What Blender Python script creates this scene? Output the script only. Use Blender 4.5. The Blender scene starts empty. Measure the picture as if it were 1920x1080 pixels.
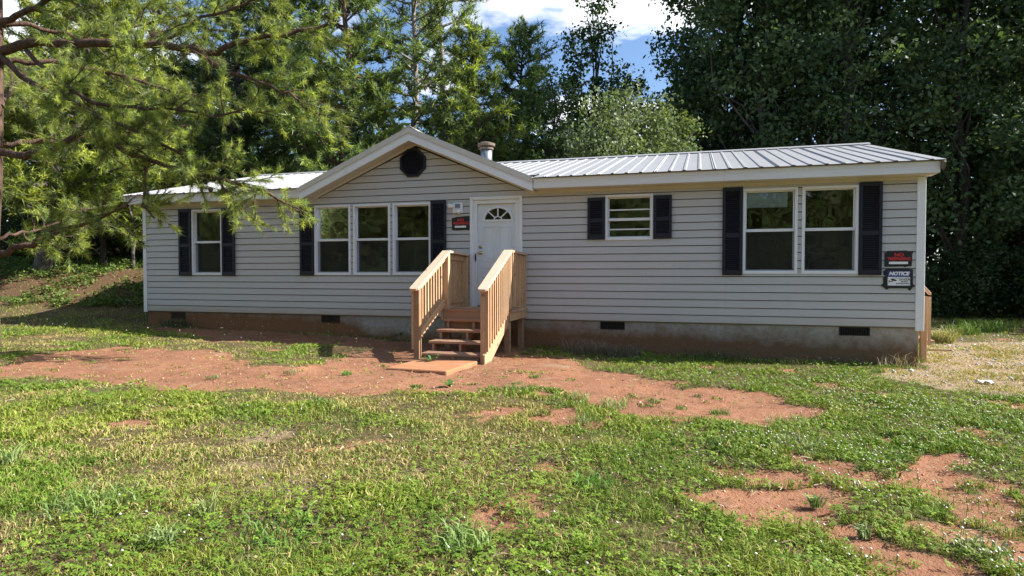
import bpy, math, random
import numpy as np
from mathutils import Vector

random.seed(7)
rng = np.random.default_rng(11)
sc = bpy.context.scene
COL = sc.collection

# ------------------------------------------------------------------ camera
CAM = np.array([11.448, -10.743, 0.8224])
YAW, PITCH, FPX = -0.28844, 0.024835, 1175.76      # focal length in pixels of a 1920 wide frame
FW = np.array([math.sin(YAW) * math.cos(PITCH), math.cos(YAW) * math.cos(PITCH), -math.sin(PITCH)])
RT = np.array([math.cos(YAW), -math.sin(YAW), 0.0])
UP = np.cross(RT, FW)
cd = bpy.data.cameras.new('camera')
cam = bpy.data.objects.new('camera', cd)
COL.objects.link(cam)
cam.location = CAM
cam.rotation_euler = (math.pi / 2 - PITCH, 0, -YAW)
cd.sensor_width = 36.0
cd.lens = FPX / 1920 * 36.0
cd.clip_start, cd.clip_end = 0.05, 1000
sc.camera = cam

# ------------------------------------------------------------------ light
SUN = np.array([1.3, 0.35, 1.0]); SUN /= np.linalg.norm(SUN)
SUN_STRENGTH, SKY_STRENGTH, EXPOSURE = 5.0, 0.055, 1.33
sd = bpy.data.lights.new('sun', 'SUN')
sd.energy = SUN_STRENGTH
sd.angle = math.radians(0.53)
sd.color = (1.0, 0.965, 0.91)
so = bpy.data.objects.new('sun', sd)
COL.objects.link(so)
so.location = (20, 5, 20)
so.rotation_euler = Vector(SUN).to_track_quat('Z', 'Y').to_euler()

w = bpy.data.worlds.new('World')
sc.world = w
w.use_nodes = True
nt = w.node_tree
nt.nodes.clear()
def wn(t, **k):
    n = nt.nodes.new(t)
    for a, b in k.items():
        setattr(n, a, b)
    return n
sky = wn('ShaderNodeTexSky', sky_type='NISHITA', sun_disc=False)
sky.sun_elevation = math.asin(SUN[2])
sky.sun_rotation = math.atan2(SUN[0], SUN[1])
sky.altitude = 250
sky.air_density, sky.dust_density, sky.ozone_density = 1.0, 1.4, 1.0
tc = wn('ShaderNodeTexCoord')
# clouds: broken cumulus laid out over the whole sky, direction projected on a flat layer
sep = wn('ShaderNodeSeparateXYZ')
nt.links.new(tc.outputs['Generated'], sep.inputs[0])
zc = wn('ShaderNodeMath', operation='MAXIMUM'); zc.inputs[1].default_value = 0.06
nt.links.new(sep.outputs['Z'], zc.inputs[0])
dx = wn('ShaderNodeMath', operation='DIVIDE'); dy = wn('ShaderNodeMath', operation='DIVIDE')
nt.links.new(sep.outputs['X'], dx.inputs[0]); nt.links.new(zc.outputs[0], dx.inputs[1])
nt.links.new(sep.outputs['Y'], dy.inputs[0]); nt.links.new(zc.outputs[0], dy.inputs[1])
cmb = wn('ShaderNodeCombineXYZ')
nt.links.new(dx.outputs[0], cmb.inputs[0]); nt.links.new(dy.outputs[0], cmb.inputs[1])
CLOUD_OFF = (0.0, 0.0, 3.7)
mp = wn('ShaderNodeMapping'); mp.inputs['Location'].default_value = CLOUD_OFF
nt.links.new(cmb.outputs[0], mp.inputs[0])
nz = wn('ShaderNodeTexNoise'); nz.inputs['Scale'].default_value = 0.75; nz.inputs['Detail'].default_value = 8; nz.inputs['Roughness'].default_value = 0.55
nt.links.new(mp.outputs[0], nz.inputs['Vector'])
rp = wn('ShaderNodeValToRGB')
rp.color_ramp.elements[0].position = 0.53; rp.color_ramp.elements[1].position = 0.60
nt.links.new(nz.outputs[0], rp.inputs[0])
mx = wn('ShaderNodeMix', data_type='RGBA')
nt.links.new(rp.outputs[0], mx.inputs[0])
sk = wn('ShaderNodeMix', data_type='RGBA', blend_type='MULTIPLY'); sk.inputs[0].default_value = 1.0
nt.links.new(sky.outputs[0], sk.inputs[6]); sk.inputs[7].default_value = (1.2, 1.38, 1.6, 1)
nt.links.new(sk.outputs[2], mx.inputs[6])
mx.inputs[7].default_value = (12.0, 12.2, 12.6, 1)
bg = wn('ShaderNodeBackground'); bg.inputs[1].default_value = SKY_STRENGTH
nt.links.new(mx.outputs[2], bg.inputs[0])
wo = wn('ShaderNodeOutputWorld')
nt.links.new(bg.outputs[0], wo.inputs[0])
w.cycles.sampling_method = 'AUTOMATIC'

vs = sc.view_settings
vs.view_transform = 'Standard'; vs.look = 'None'; vs.exposure = EXPOSURE; vs.gamma = 1.0; vs.use_curve_mapping = False
sc.cycles.use_denoising = True
sc.cycles.max_bounces = 8
sc.cycles.transparent_max_bounces = 12
sc.cycles.sample_clamp_indirect = 8

# ------------------------------------------------------------------ helpers
def at(px, py, d):
    """a point d metres in front of the camera, seen at (px, py) of the 1920x1080 photograph"""
    v = FPX * FW + (px - 960) * RT - (py - 540) * UP
    return CAM + d * v / (v @ FW)

def depth_lat(x, y):
    d = (x - CAM[0]) * FW[0] + (y - CAM[1]) * FW[1]
    l = (x - CAM[0]) * RT[0] + (y - CAM[1]) * RT[1]
    return d, l

def sstep(x, a, b):
    t = np.clip((x - a) / (b - a), 0, 1)
    return t * t * (3 - 2 * t)

_lat = rng.random((256, 256))
def vnoise(x, y, s=1.0, o=0):
    x = np.asarray(x, float) / s + 37.3 * o + 400; y = np.asarray(y, float) / s + 91.7 * o + 400
    xi = np.floor(x).astype(int); yi = np.floor(y).astype(int)
    fx = x - xi; fy = y - yi
    fx = fx * fx * (3 - 2 * fx); fy = fy * fy * (3 - 2 * fy)
    a = _lat[xi % 256, yi % 256]; b = _lat[(xi + 1) % 256, yi % 256]
    c = _lat[xi % 256, (yi + 1) % 256]; d = _lat[(xi + 1) % 256, (yi + 1) % 256]
    return (a * (1 - fx) + b * fx) * (1 - fy) + (c * (1 - fx) + d * fx) * fy

def fbm(x, y, s, o=0, n=4):
    r = 0; a = .5; t = 0
    for k in range(n):
        r = r + a * vnoise(x, y, s / 2 ** k, o + k * 3); t += a; a *= .5
    return r / t

def gz_base(x, y):
    z = -.30 - .0215 * np.clip(x, -4, 16)
    d, l = depth_lat(x, y)
    z = z + sstep(l, -7.2, -9.4) * np.interp(d, [15.3, 16, 16.8, 18.5, 24, 32, 60], [0, .08, .3, 1.05, 1.6, 2.3, 3])
    return z

def gz(x, y):
    x = np.asarray(x, float); y = np.asarray(y, float)
    z = gz_base(x, y)
    far = sstep(np.hypot(x - 8, y), 14, 30)
    z = z + (fbm(x, y, 1.6, 1) - .5) * .10 + (fbm(x, y, .42, 2) - .5) * .035 + far * (fbm(x, y, 9, 5) - .5) * .8 + sstep(y, -46, -110) * 16  # last term: added unseen hill, keeps low sky out of the window reflections
    return z

def link(o, parent=None):
    COL.objects.link(o)
    if parent is not None:
        o.parent = parent
    return o

def worldloc(o):
    v = Vector((0, 0, 0))
    while o is not None:
        v += o.location; o = o.parent
    return v

def tag(o, label=None, cat=None, group=None, kind=None):
    if label: o['label'] = label
    if cat: o['category'] = cat
    if group: o['group'] = group
    if kind: o['kind'] = kind
    return o

def thing(name, loc, label, cat, group=None):
    o = bpy.data.objects.new(name, None)
    o.empty_display_size = .2
    o.location = loc
    link(o)
    return tag(o, label, cat, group)

def np_mesh(name, V, F=None, T=None, mat=None, col=None, parent=None, smooth=False):
    """mesh object from numpy: V (n,3) world coordinates, F quads, T triangles"""
    me = bpy.data.meshes.new(name)
    V = np.asarray(V, np.float32)
    if parent is not None:
        V = V - np.array(worldloc(parent), np.float32)
    F = np.zeros((0, 4), np.int32) if F is None else np.asarray(F, np.int32)
    T = np.zeros((0, 3), np.int32) if T is None else np.asarray(T, np.int32)
    me.vertices.add(len(V)); me.vertices.foreach_set('co', V.ravel())
    me.loops.add(F.size + T.size)
    me.loops.foreach_set('vertex_index', np.concatenate([F.ravel(), T.ravel()]))
    me.polygons.add(len(F) + len(T))
    st = np.concatenate([np.arange(len(F)) * 4, F.size + np.arange(len(T)) * 3]).astype(np.int32)
    me.polygons.foreach_set('loop_start', st)
    if smooth:
        me.polygons.foreach_set('use_smooth', np.ones(len(st), bool))
    me.update(calc_edges=True)
    if col is not None:
        a = me.color_attributes.new('col', 'FLOAT_COLOR', 'POINT')
        c = np.ones((len(V), 4), np.float32); c[:, :3] = col
        a.data.foreach_set('color', c.ravel())
    if mat: me.materials.append(mat)
    o = bpy.data.objects.new(name, me)
    return link(o, parent)

class MB:
    """collects boxes, prisms, tubes into ONE mesh object"""
    def __init__(s): s.v = []; s.f = []
    def add(s, vs, fs):
        b = len(s.v); s.v += [tuple(map(float, q)) for q in vs]; s.f += [[b + i for i in f] for f in fs]
    def box(s, x0, x1, y0, y1, z0, z1):
        s.add([(x0, y0, z0), (x1, y0, z0), (x1, y1, z0), (x0, y1, z0), (x0, y0, z1), (x1, y0, z1), (x1, y1, z1), (x0, y1, z1)],
              [(0, 3, 2, 1), (4, 5, 6, 7), (0, 1, 5, 4), (1, 2, 6, 5), (2, 3, 7, 6), (3, 0, 4, 7)])
        return s
    def prism(s, poly, axis, a, b):
        """poly: 2D outline; axis 'x','y','z' = extrusion axis, from a to b"""
        n = len(poly)
        def P(p, t):
            return {'x': (t, p[0], p[1]), 'y': (p[0], t, p[1]), 'z': (p[0], p[1], t)}[axis]
        vs = [P(p, a) for p in poly] + [P(p, b) for p in poly]
        fs = [tuple(range(n))[::-1], tuple(range(n, 2 * n))] + [(i, (i + 1) % n, n + (i + 1) % n, n + i) for i in range(n)]
        s.add(vs, fs); return s
    def beam(s, p, q, wv, hv, w, h):
        """box from p to q with section w along wv and h along hv"""
        p, q, wv, hv = map(lambda t: np.array(t, float), (p, q, wv, hv))
        vs = [e + a * wv * w / 2 + b * hv * h / 2 for e in (p, q) for a, b in ((-1, -1), (1, -1), (1, 1), (-1, 1))]
        s.add(vs, [(0, 3, 2, 1), (4, 5, 6, 7), (0, 1, 5, 4), (1, 2, 6, 5), (2, 3, 7, 6), (3, 0, 4, 7)]); return s
    def tube(s, pts, rad, n=6, cap=True):
        V, F = tube_arrays(pts, rad, n)
        fs = [tuple(f) for f in F]
        if cap:
            fs += [tuple(range(n))[::-1], tuple(range(len(V) - n, len(V)))]
        s.add(V, fs); return s
    def build(s, name, mat=None, parent=None, bevel=0, smooth=False):
        me = bpy.data.meshes.new(name)
        off = worldloc(parent) if parent is not None else Vector((0, 0, 0))
        me.from_pydata([(v[0] - off.x, v[1] - off.y, v[2] - off.z) for v in s.v], [], s.f)
        me.update()
        import bmesh
        bm = bmesh.new(); bm.from_mesh(me)
        bmesh.ops.recalc_face_normals(bm, faces=bm.faces)
        bm.to_mesh(me); bm.free()
        if mat: me.materials.append(mat)
        if smooth:
            me.polygons.foreach_set('use_smooth', [True] * len(me.polygons))
        o = bpy.data.objects.new(name, me)
        link(o, parent)
        if bevel:
            m = o.modifiers.new('bevel', 'BEVEL'); m.width = bevel; m.segments = 1; m.limit_method = 'ANGLE'
        return o

def frame_at(d):
    d = d / (np.linalg.norm(d) + 1e-9)
    a = np.array([0, 0, 1.]) if abs(d[2]) < .9 else np.array([1., 0, 0])
    u = np.cross(d, a); u /= np.linalg.norm(u)
    return u, np.cross(d, u)

def tube_arrays(pts, rad, n=6):
    pts = np.asarray(pts, float); m = len(pts)
    rad = np.broadcast_to(rad, (m,))
    V = []
    an = np.arange(n) * 2 * math.pi / n
    for i in range(m):
        d = pts[min(i + 1, m - 1)] - pts[max(i - 1, 0)]
        u, v = frame_at(d)
        V.append(pts[i] + rad[i] * (np.cos(an)[:, None] * u + np.sin(an)[:, None] * v))
    V = np.concatenate(V)
    F = [(i * n + k, i * n + (k + 1) % n, (i + 1) * n + (k + 1) % n, (i + 1) * n + k) for i in range(m - 1) for k in range(n)]
    return V, np.array(F, int).reshape(-1, 4)

class Tubes:
    def __init__(s): s.V = []; s.F = []; s.n = 0
    def add(s, pts, rad, n=5):
        V, F = tube_arrays(pts, rad, n)
        s.V.append(V); s.F.append(F + s.n); s.n += len(V)
    def build(s, name, mat, parent):
        return np_mesh(name, np.concatenate(s.V), np.concatenate(s.F), None, mat, None, parent, smooth=True)

# ------------------------------------------------------------------ materials
def mat(name, color=(.5, .5, .5), rough=.6, spec=.5, metal=0.0):
    m = bpy.data.materials.new(name); m.use_nodes = True
    b = m.node_tree.nodes['Principled BSDF']
    b.inputs['Base Color'].default_value = (*color, 1)
    b.inputs['Roughness'].default_value = rough
    b.inputs['Specular IOR Level'].default_value = spec
    b.inputs['Metallic'].default_value = metal
    return m

class N:
    """small node building helper"""
    def __init__(s, m): s.m = m; s.t = m.node_tree; s.b = m.node_tree.nodes['Principled BSDF']
    def n(s, t, **k):
        x = s.t.nodes.new(t)
        for a, b in k.items(): setattr(x, a, b)
        return x
    def l(s, a, b): s.t.links.new(a, b)
    def pos(s, scale=(1, 1, 1)):
        g = s.n('ShaderNodeNewGeometry'); mp = s.n('ShaderNodeMapping'); mp.inputs['Scale'].default_value = scale
        s.l(g.outputs['Position'], mp.inputs[0]); return mp.outputs[0]
    def noise(s, vec, scale, detail=4, rough=.6, lo=.3, hi=.7):
        x = s.n('ShaderNodeTexNoise'); x.inputs['Scale'].default_value = scale; x.inputs['Detail'].default_value = detail; x.inputs['Roughness'].default_value = rough
        s.l(vec, x.inputs['Vector'])
        return s.maprange(x.outputs[0], lo, hi)
    def maprange(s, v, lo, hi, a=0, b=1):
        r = s.n('ShaderNodeMapRange'); r.inputs[1].default_value = lo; r.inputs[2].default_value = hi; r.inputs[3].default_value = a; r.inputs[4].default_value = b
        s.l(v, r.inputs[0]); return r.outputs[0]
    def math(s, op, a, b=None):
        x = s.n('ShaderNodeMath', operation=op)
        for i, q in enumerate((a, b)):
            if q is None: continue
            if isinstance(q, (int, float)): x.inputs[i].default_value = q
            else: s.l(q, x.inputs[i])
        return x.outputs[0]
    def mix(s, f, a, b, blend='MIX'):
        x = s.n('ShaderNodeMix', data_type='RGBA', blend_type=blend)
        for i, q in ((0, f), (6, a), (7, b)):
            if isinstance(q, (int, float)): x.inputs[i].default_value = q
            elif isinstance(q, tuple): x.inputs[i].default_value = (*q, 1)
            else: s.l(q, x.inputs[i])
        return x.outputs[2]
    def base(s, c): s.l(c, s.b.inputs['Base Color'])
    def bump(s, h, strength=.3, dist=.01):
        x = s.n('ShaderNodeBump'); x.inputs['Strength'].default_value = strength; x.inputs['Distance'].default_value = dist
        s.l(h, x.inputs['Height']); s.l(x.outputs[0], s.b.inputs['Normal'])
    def axis(s, vec, k):
        q = s.n('ShaderNodeSeparateXYZ'); s.l(vec, q.inputs[0]); return q.outputs[k]

def weathered(name, color, dirt, rough=.55, amt=.5, scale=3.0, spec=.4, stretch=(1, 1, .35)):
    m = mat(name, color, rough, spec); q = N(m)
    a = q.noise(q.pos(stretch), scale, 6, .65, .42, .75)
    b = q.noise(q.pos(), 60, 3, .6, .3, .7)
    f = q.math('MULTIPLY', a, amt)
    c = q.mix(f, color, dirt)
    c = q.mix(q.math('MULTIPLY', b, .12), c, tuple(x * .7 for x in color))
    q.base(c); return m

def foliage_mat(name, trans=.35, rough=.5, spec=.35):
    m = mat(name, (.1, .15, .04), rough, spec); q = N(m)
    a = q.n('ShaderNodeVertexColor'); a.layer_name = 'col'
    q.base(a.outputs[0])
    t = q.n('ShaderNodeBsdfTranslucent')
    tcol = q.mix(1.0, a.outputs[0], (1.25, 1.3, .55), 'MULTIPLY')
    q.l(tcol, t.inputs[0])
    ms = q.n('ShaderNodeMixShader'); ms.inputs[0].default_value = trans
    q.l(q.b.outputs[0], ms.inputs[1]); q.l(t.outputs[0], ms.inputs[2])
    q.l(ms.outputs[0], q.t.nodes['Material Output'].inputs[0])
    return m

M = {}
# vinyl siding: grey beige, mud splashed low, chalky streaks
m = mat('vinyl_siding', (.36, .345, .33), .5, .4); q = N(m)
p = q.pos()
st = q.noise(q.pos((.5, 1, 9)), 2.2, 6, .7, .4, .8)
c = q.mix(q.math('MULTIPLY', st, .35), (.515, .50, .48), (.43, .41, .385))
fine = q.noise(q.pos((4, 1, 60)), 3, 4, .7, .3, .7)
c = q.mix(q.math('MULTIPLY', fine, .14), c, (.38, .36, .33))
z = q.axis(p, 2)
mud = q.maprange(z, .22, 0.0)
mn = q.noise(q.pos((1, 1, 3)), 1.7, 5, .6, .25, .7)
mud = q.math('MULTIPLY', q.math('POWER', mud, 1.6), q.math('ADD', q.math('MULTIPLY', mn, .6), .4))
left = q.maprange(q.axis(p, 0), 11, 3, .35, 1)
c = q.mix(q.math('MULTIPLY', mud, left), c, (.36, .25, .14))
q.base(c); oi = q.n('ShaderNodeObjectInfo')
c2 = q.mix(q.math('MULTIPLY', oi.outputs['Random'], .14), c, (.36, .345, .33))
dr = q.noise(q.pos((5, 1, .25)), 2.4, 5, .7, .5, .8)
c2 = q.mix(q.math('MULTIPLY', dr, .22), c2, (.38, .33, .27)); q.base(c2)
M['siding'] = m
q.bump(q.noise(q.pos((6, 1, 90)), 4, 3, .6, .2, .8), .08, .002)

M['white'] = weathered('white_trim', (.78, .79, .8), (.5, .47, .4), .45, .25)
M['vinyl_white'] = weathered('window_vinyl', (.78, .79, .82), (.55, .52, .46), .4, .2, 5)
M['fascia'] = weathered('fascia_metal', (.76, .755, .745), (.52, .48, .42), .45, .35, 2.0, .4, (.4, 1, 2))
M['soffit'] = weathered('soffit_vinyl', (.62, .58, .50), (.5, .4, .28), .6, .3)
M['rake'] = weathered('rake_metal', (.60, .575, .52), (.42, .37, .30), .45, .35)
M['door'] = weathered('door_paint', (.72, .76, .78), (.5, .46, .38), .35, .35, 3.0)
M['dark_vinyl'] = mat('shutter_vinyl', (.012, .013, .022), .5, .35)
M['black'] = mat('black_metal', (.012, .012, .013), .45, .4)
M['tape'] = mat('black_tape', (.013, .013, .016), .42, .5)
M['red'] = mat('sign_red', (.62, .03, .035), .5)
M['sign_white'] = mat('sign_white', (.8, .8, .8), .5)
M['sign_blue'] = mat('sign_blue', (.02, .03, .22), .45)
M['brass'] = mat('brass', (.55, .42, .18), .3, .5, 1.0)
M['galv'] = weathered('galvanised_steel', (.23, .255, .29), (.35, .33, .3), .42, .4, 6); M['galv'].node_tree.nodes['Principled BSDF'].inputs['Metallic'].default_value = .65
M['rust'] = weathered('rusty_cap', (.17, .13, .10), (.09, .055, .03), .8, .7, 9)
M['interior'] = weathered('interior_wall', (.46, .40, .32), (.35, .30, .24), .8, .3)
M['carpet'] = mat('carpet', (.16, .13, .10), .95, .1)
M['paper'] = weathered('paper', (.75, .8, .82), (.6, .66, .66), .8, .5, 14)
M['chair_wood'] = mat('chair_wood', (.11, .045, .025), .4)
# metal roof
m = mat('roof_metal', (.66, .66, .67), .42, .5); q = N(m)
a = q.noise(q.pos((3, .5, 1)), 2.0, 6, .65, .4, .8)
c = q.mix(q.math('MULTIPLY', a, .3), (.36, .36, .368), (.25, .235, .22)); q.base(c)
q.bump(q.noise(q.pos((8, .6, 1)), 3, 3, .6, .2, .8), .06, .004)
m.node_tree.nodes['Principled BSDF'].inputs['Metallic'].default_value = .15
M['roof'] = m
# stuccoed block skirting, red mud wicking up from the ground
m = mat('skirting_stucco', (.4, .4, .4), .9, .2); q = N(m)
p = q.pos(); z = q.axis(p, 2); x = q.axis(p, 0)
n1 = q.noise(p, 2.2, 7, .7, .3, .7); n2 = q.noise(p, 11, 5, .7, .3, .7); n3 = q.noise(p, 50, 4, .7, .3, .7)
c = q.mix(n2, (.42, .395, .36), (.31, .28, .235))
lim = q.maprange(x, 0, 15, .08, -.235)                       # height where the stain stops, relative
h = q.math('ADD', q.math('SUBTRACT', lim, z), q.math('MULTIPLY', n1, .16))
h = q.math('ADD', h, q.math('MULTIPLY', n2, .06))
midclean = q.math('MULTIPLY', q.maprange(q.math('ABSOLUTE', q.math('SUBTRACT', x, 6.2)), 1.5, .7), .26)
h = q.math('SUBTRACT', h, midclean)
st = q.maprange(h, -.02, .26)
red = q.mix(n3, (.25, .11, .036), (.155, .068, .026))
grey = q.mix(n3, (.175, .098, .045), (.10, .06, .03))
redmix = q.mix(q.maprange(x, 8, 13.5), red, grey)
c = q.mix(q.math('MULTIPLY', st, .93), c, redmix); q.base(c)
q.bump(q.math('ADD', n3, q.math('MULTIPLY', n2, .8)), .5, .008)
M['stucco'] = m
M['vent_black'] = mat('vent_black', (.012, .012, .013), .55, .3)
M['vent_rust'] = weathered('vent_muddy', (.05, .035, .028), (.13, .065, .035), .8, .8, 12)

def wood(name, ca, cb, dark, sheen=.5):
    m = mat(name, ca, .72, .25); q = N(m)
    tcn = q.n('ShaderNodeTexCoord'); oi = q.n('ShaderNodeObjectInfo')
    ad = q.n('ShaderNodeVectorMath', operation='ADD'); sc_ = q.n('ShaderNodeVectorMath', operation='SCALE'); sc_.inputs[0].default_value = (13, 7, 29)
    q.l(oi.outputs['Random'], sc_.inputs[3]); g = q.n('ShaderNodeNewGeometry')
    q.l(g.outputs['Position'], ad.inputs[0]); q.l(sc_.outputs[0], ad.inputs[1])
    mp = q.n('ShaderNodeMapping'); mp.inputs['Scale'].default_value = (14, 14, 1.3); q.l(ad.outputs[0], mp.inputs[0])
    gr = q.noise(mp.outputs[0], 3.0, 5, .65, .3, .72)
    mp2 = q.n('ShaderNodeMapping'); mp2.inputs['Scale'].default_value = (1.6, 9, 9); q.l(ad.outputs[0], mp2.inputs[0])
    gr2 = q.noise(mp2.outputs[0], 1.2, 3, .6, .35, .65)
    c = q.mix(gr, ca, cb); c = q.mix(q.math('MULTIPLY', gr2, .25), c, tuple(v * .62 for v in cb))
    c = q.mix(q.math('MULTIPLY', oi.outputs['Random'], .7), c, dark); c = q.mix(q.math('MULTIPLY', q.math('FRACT', q.math('MULTIPLY', oi.outputs['Random'], 7.3)), .3), c, (.34, .17, .09))
    vo = q.n('ShaderNodeTexVoronoi'); vo.inputs['Scale'].default_value = 3.4; q.l(ad.outputs[0], vo.inputs['Vector'])
    kn = q.maprange(vo.outputs['Distance'], .12, .07)
    c = q.mix(q.math('MULTIPLY', kn, .75), c, (.09, .04, .02))
    big = q.noise(ad.outputs[0], 2.2, 4, .6, .4, .75)
    c = q.mix(q.math('MULTIPLY', big, .3), c, (.36, .30, .23))
    q.base(c); q.bump(gr, .25, .003)
    return m
M['wood'] = wood('pine_lumber', (.57, .37, .20), (.38, .20, .10), (.60, .44, .27))
M['wood_cap'] = wood('pine_cap', (.62, .44, .30), (.50, .32, .20), (.64, .50, .38))
M['wood_red'] = wood('tread_lumber', (.44, .25, .155), (.32, .165, .095), (.46, .29, .19))
M['wood_old'] = wood('old_post', (.30, .17, .09), (.2, .11, .06), (.34, .22, .12))
# glass
m = bpy.data.materials.new('window_glass'); m.use_nodes = True
t = m.node_tree; t.nodes.clear()
o_ = t.nodes.new('ShaderNodeOutputMaterial'); tr = t.nodes.new('ShaderNodeBsdfTransparent'); gl = t.nodes.new('ShaderNodeBsdfGlossy')
fr = t.nodes.new('ShaderNodeFresnel'); fr.inputs[0].default_value = 1.8; ms = t.nodes.new('ShaderNodeMixShader')
gl.inputs['Roughness'].default_value = .018; tr.inputs[0].default_value = (.72, .76, .74, 1)
t.links.new(fr.outputs[0], ms.inputs[0]); t.links.new(tr.outputs[0], ms.inputs[1]); t.links.new(gl.outputs[0], ms.inputs[2]); t.links.new(ms.outputs[0], o_.inputs[0])
nn = t.nodes.new('ShaderNodeTexNoise'); nn.inputs['Scale'].default_value = 2.2; gg = t.nodes.new('ShaderNodeNewGeometry'); t.links.new(gg.outputs['Position'], nn.inputs['Vector'])
bb = t.nodes.new('ShaderNodeBump'); bb.inputs['Strength'].default_value = .35; bb.inputs['Distance'].default_value = .01; t.links.new(nn.outputs[0], bb.inputs['Height']); t.links.new(bb.outputs[0], gl.inputs['Normal'])
M['glass'] = m
m = bpy.data.materials.new('insect_screen'); m.use_nodes = True
t = m.node_tree; b_ = t.nodes['Principled BSDF']; b_.inputs['Base Color'].default_value = (.012, .012, .013, 1); b_.inputs['Roughness'].default_value = .7
tr = t.nodes.new('ShaderNodeBsdfTransparent'); ms = t.nodes.new('ShaderNodeMixShader'); ms.inputs[0].default_value = .42
t.links.new(tr.outputs[0], ms.inputs[1]); t.links.new(b_.outputs[0], ms.inputs[2]); t.links.new(ms.outputs[0], t.nodes['Material Output'].inputs[0])
M['screen'] = m
M['sheathing'] = mat('lap_shadow_sheathing', (.20, .19, .175), .95, .1)  # darkened so the slots between siding courses look like lap shadow
# bark
def bark(name, ca, cb, sc_=9):
    m = mat(name, ca, .9, .15); q = N(m)
    a = q.noise(q.pos((1, 1, .35)), sc_, 6, .7, .35, .65)
    q.base(q.mix(a, ca, cb)); q.bump(a, .9, .02); return m
M['bark_pine'] = bark('pine_bark', (.17, .105, .075), (.06, .04, .03), 14)
M['bark_grey'] = bark('grey_bark', (.16, .145, .13), (.05, .044, .038))
M['bark_pale'] = bark('pale_bark', (.36, .32, .28), (.17, .14, .12))
M['bark_dark'] = bark('dark_bark', (.075, .066, .055), (.035, .03, .026))
M['needles'] = foliage_mat('pine_needles', .42, .45, .4)
M['leaves'] = foliage_mat('leaves', .3, .55, .25)
M['grass'] = foliage_mat('grass_blades', .2, .6, .18)
M['petal'] = foliage_mat('clover_petals', .2, .7, .2)
# ------------------------------------------------------------------ the house
HL, HD, C5, WT = 14.66, 8.0, .127, 2.262
SL = .242                                        # main roof slope
def roofz(y): return 2.445 + SL * (y + .3)
RIDGE_Y = 4.0
GX, GZ, GS = 6.40, 3.444, .43                    # front gable apex and slope
def gabz(x): return GZ - GS * abs(x - GX)

home = thing('mobile_home', (7.33, 0, -.45), 'long grey vinyl sided manufactured home with front gable and white metal roof', 'house')

WIN = [(1.26, 2.03, .767, 2.13), (4.22, 5.02, .77, 2.13), (5.08, 5.865, .77, 2.125), (5.92, 6.70, .775, 2.12),
       (9.925, 10.722, 1.368, 2.138), (12.13, 12.938, .80, 2.16), (13.0, 13.795, .80, 2.162)]
DOOR = (7.50, 8.435, .20, 2.16)
OPEN = [(a + .012, b - .012, c + .012, d - .012) for a, b, c, d in WIN] + [DOOR]

def spans(z, x0, x1, openings):
    """x intervals between x0 and x1 left free by the openings at height z"""
    cuts = sorted((a, b) for a, b, c, d in openings if c < z < d)
    out = []; s = x0
    for a, b in cuts:
        if a > s: out.append((s, min(a, x1)))
        s = max(s, b)
    if s < x1: out.append((s, x1))
    return [(a, b) for a, b in out if b - a > .005]

def xlim(z):
    if z <= 2.24: return .05, HL - .08
    h = (3.15 - z) / .42
    return GX - h, GX + h

JOINTS = [[3.66, 7.4, 11.05], [1.9, 5.5, 9.2, 12.86], [2.8, 6.6, 10.1, 13.3]]
nc = 25
for k in range(nc):
    z0, z1 = k * C5, min((k + 1) * C5, 3.14)
    if k == 17: z1 = (k + 1) * C5
    pieces = []
    SLOT = .0135
    br = sorted({z0, z1 - SLOT} | {e for o in OPEN for e in (o[2], o[3]) if z0 + .002 < e < z1 - SLOT - .002} | ({2.24} if z0 < 2.24 < z1 - SLOT else set()))
    for a, b in zip(br[:-1], br[1:]):
        if b - a < .002: continue
        zm = (a + b) / 2
        xa, xb = xlim(zm)
        if a < 2.24 and b > 2.24: xa, xb = xlim(2.2)
        if a >= 2.24 and zm > 2.24:
            pass
        if zm > 3.13 or xb - xa < .1: continue
        la = xlim(a) if a >= 2.24 else (xa, xb)
        lb = xlim(min(b, 3.145)) if zm > 2.24 else (xa, xb)
        for (p, r) in spans(zm, xa, xb, OPEN):
            # split at the panel joints, each piece lapping 2 mm over its neighbour
            js = [j for j in JOINTS[(k // 2) % 3] if p + .2 < j < r - .2 and zm < 2.24]
            ed = [p] + js + [r]
            for i, (u, v) in enumerate(zip(ed[:-1], ed[1:])):
                off = .004 * (i % 2)
                def yy(zz): return -.021 + .014 * (zz - z0) / C5 - off
                ub = lb[0] if (u == p and abs(u - xa) < 1e-6) else u
                vb = lb[1] if (v == r and abs(v - xb) < 1e-6) else v
                ua = la[0] if (u == p and abs(u - xa) < 1e-6) else u
                va = la[1] if (v == r and abs(v - xb) < 1e-6) else v
                T = .0
                vs = [(ua, yy(a), a), (va, yy(a), a), (vb, yy(b), b), (ub, yy(b), b), (ua, .012, a), (va, .012, a), (vb, .012, b), (ub, .012, b)]
                pieces.append((u, v, vs))
    # pieces of one course that touch are one board
    groups = []
    for u, v, vs in pieces:
        hit = [g for g in groups if u < g[1] - .001 and v > g[0] + .001]
        new = [min([u] + [g[0] for g in hit]), max([v] + [g[1] for g in hit]), sum((g[2] for g in hit), []) + [vs]]
        groups = [g for g in groups if g not in hit] + [new]
    for g in groups:
        mb = MB()
        for vs in g[2]: mb.add(vs, [(0, 1, 2, 3), (0, 4, 5, 1), (3, 2, 6, 7), (0, 3, 7, 4), (1, 5, 6, 2)])
        mb.build('siding_board', M['siding'], home)

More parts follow.
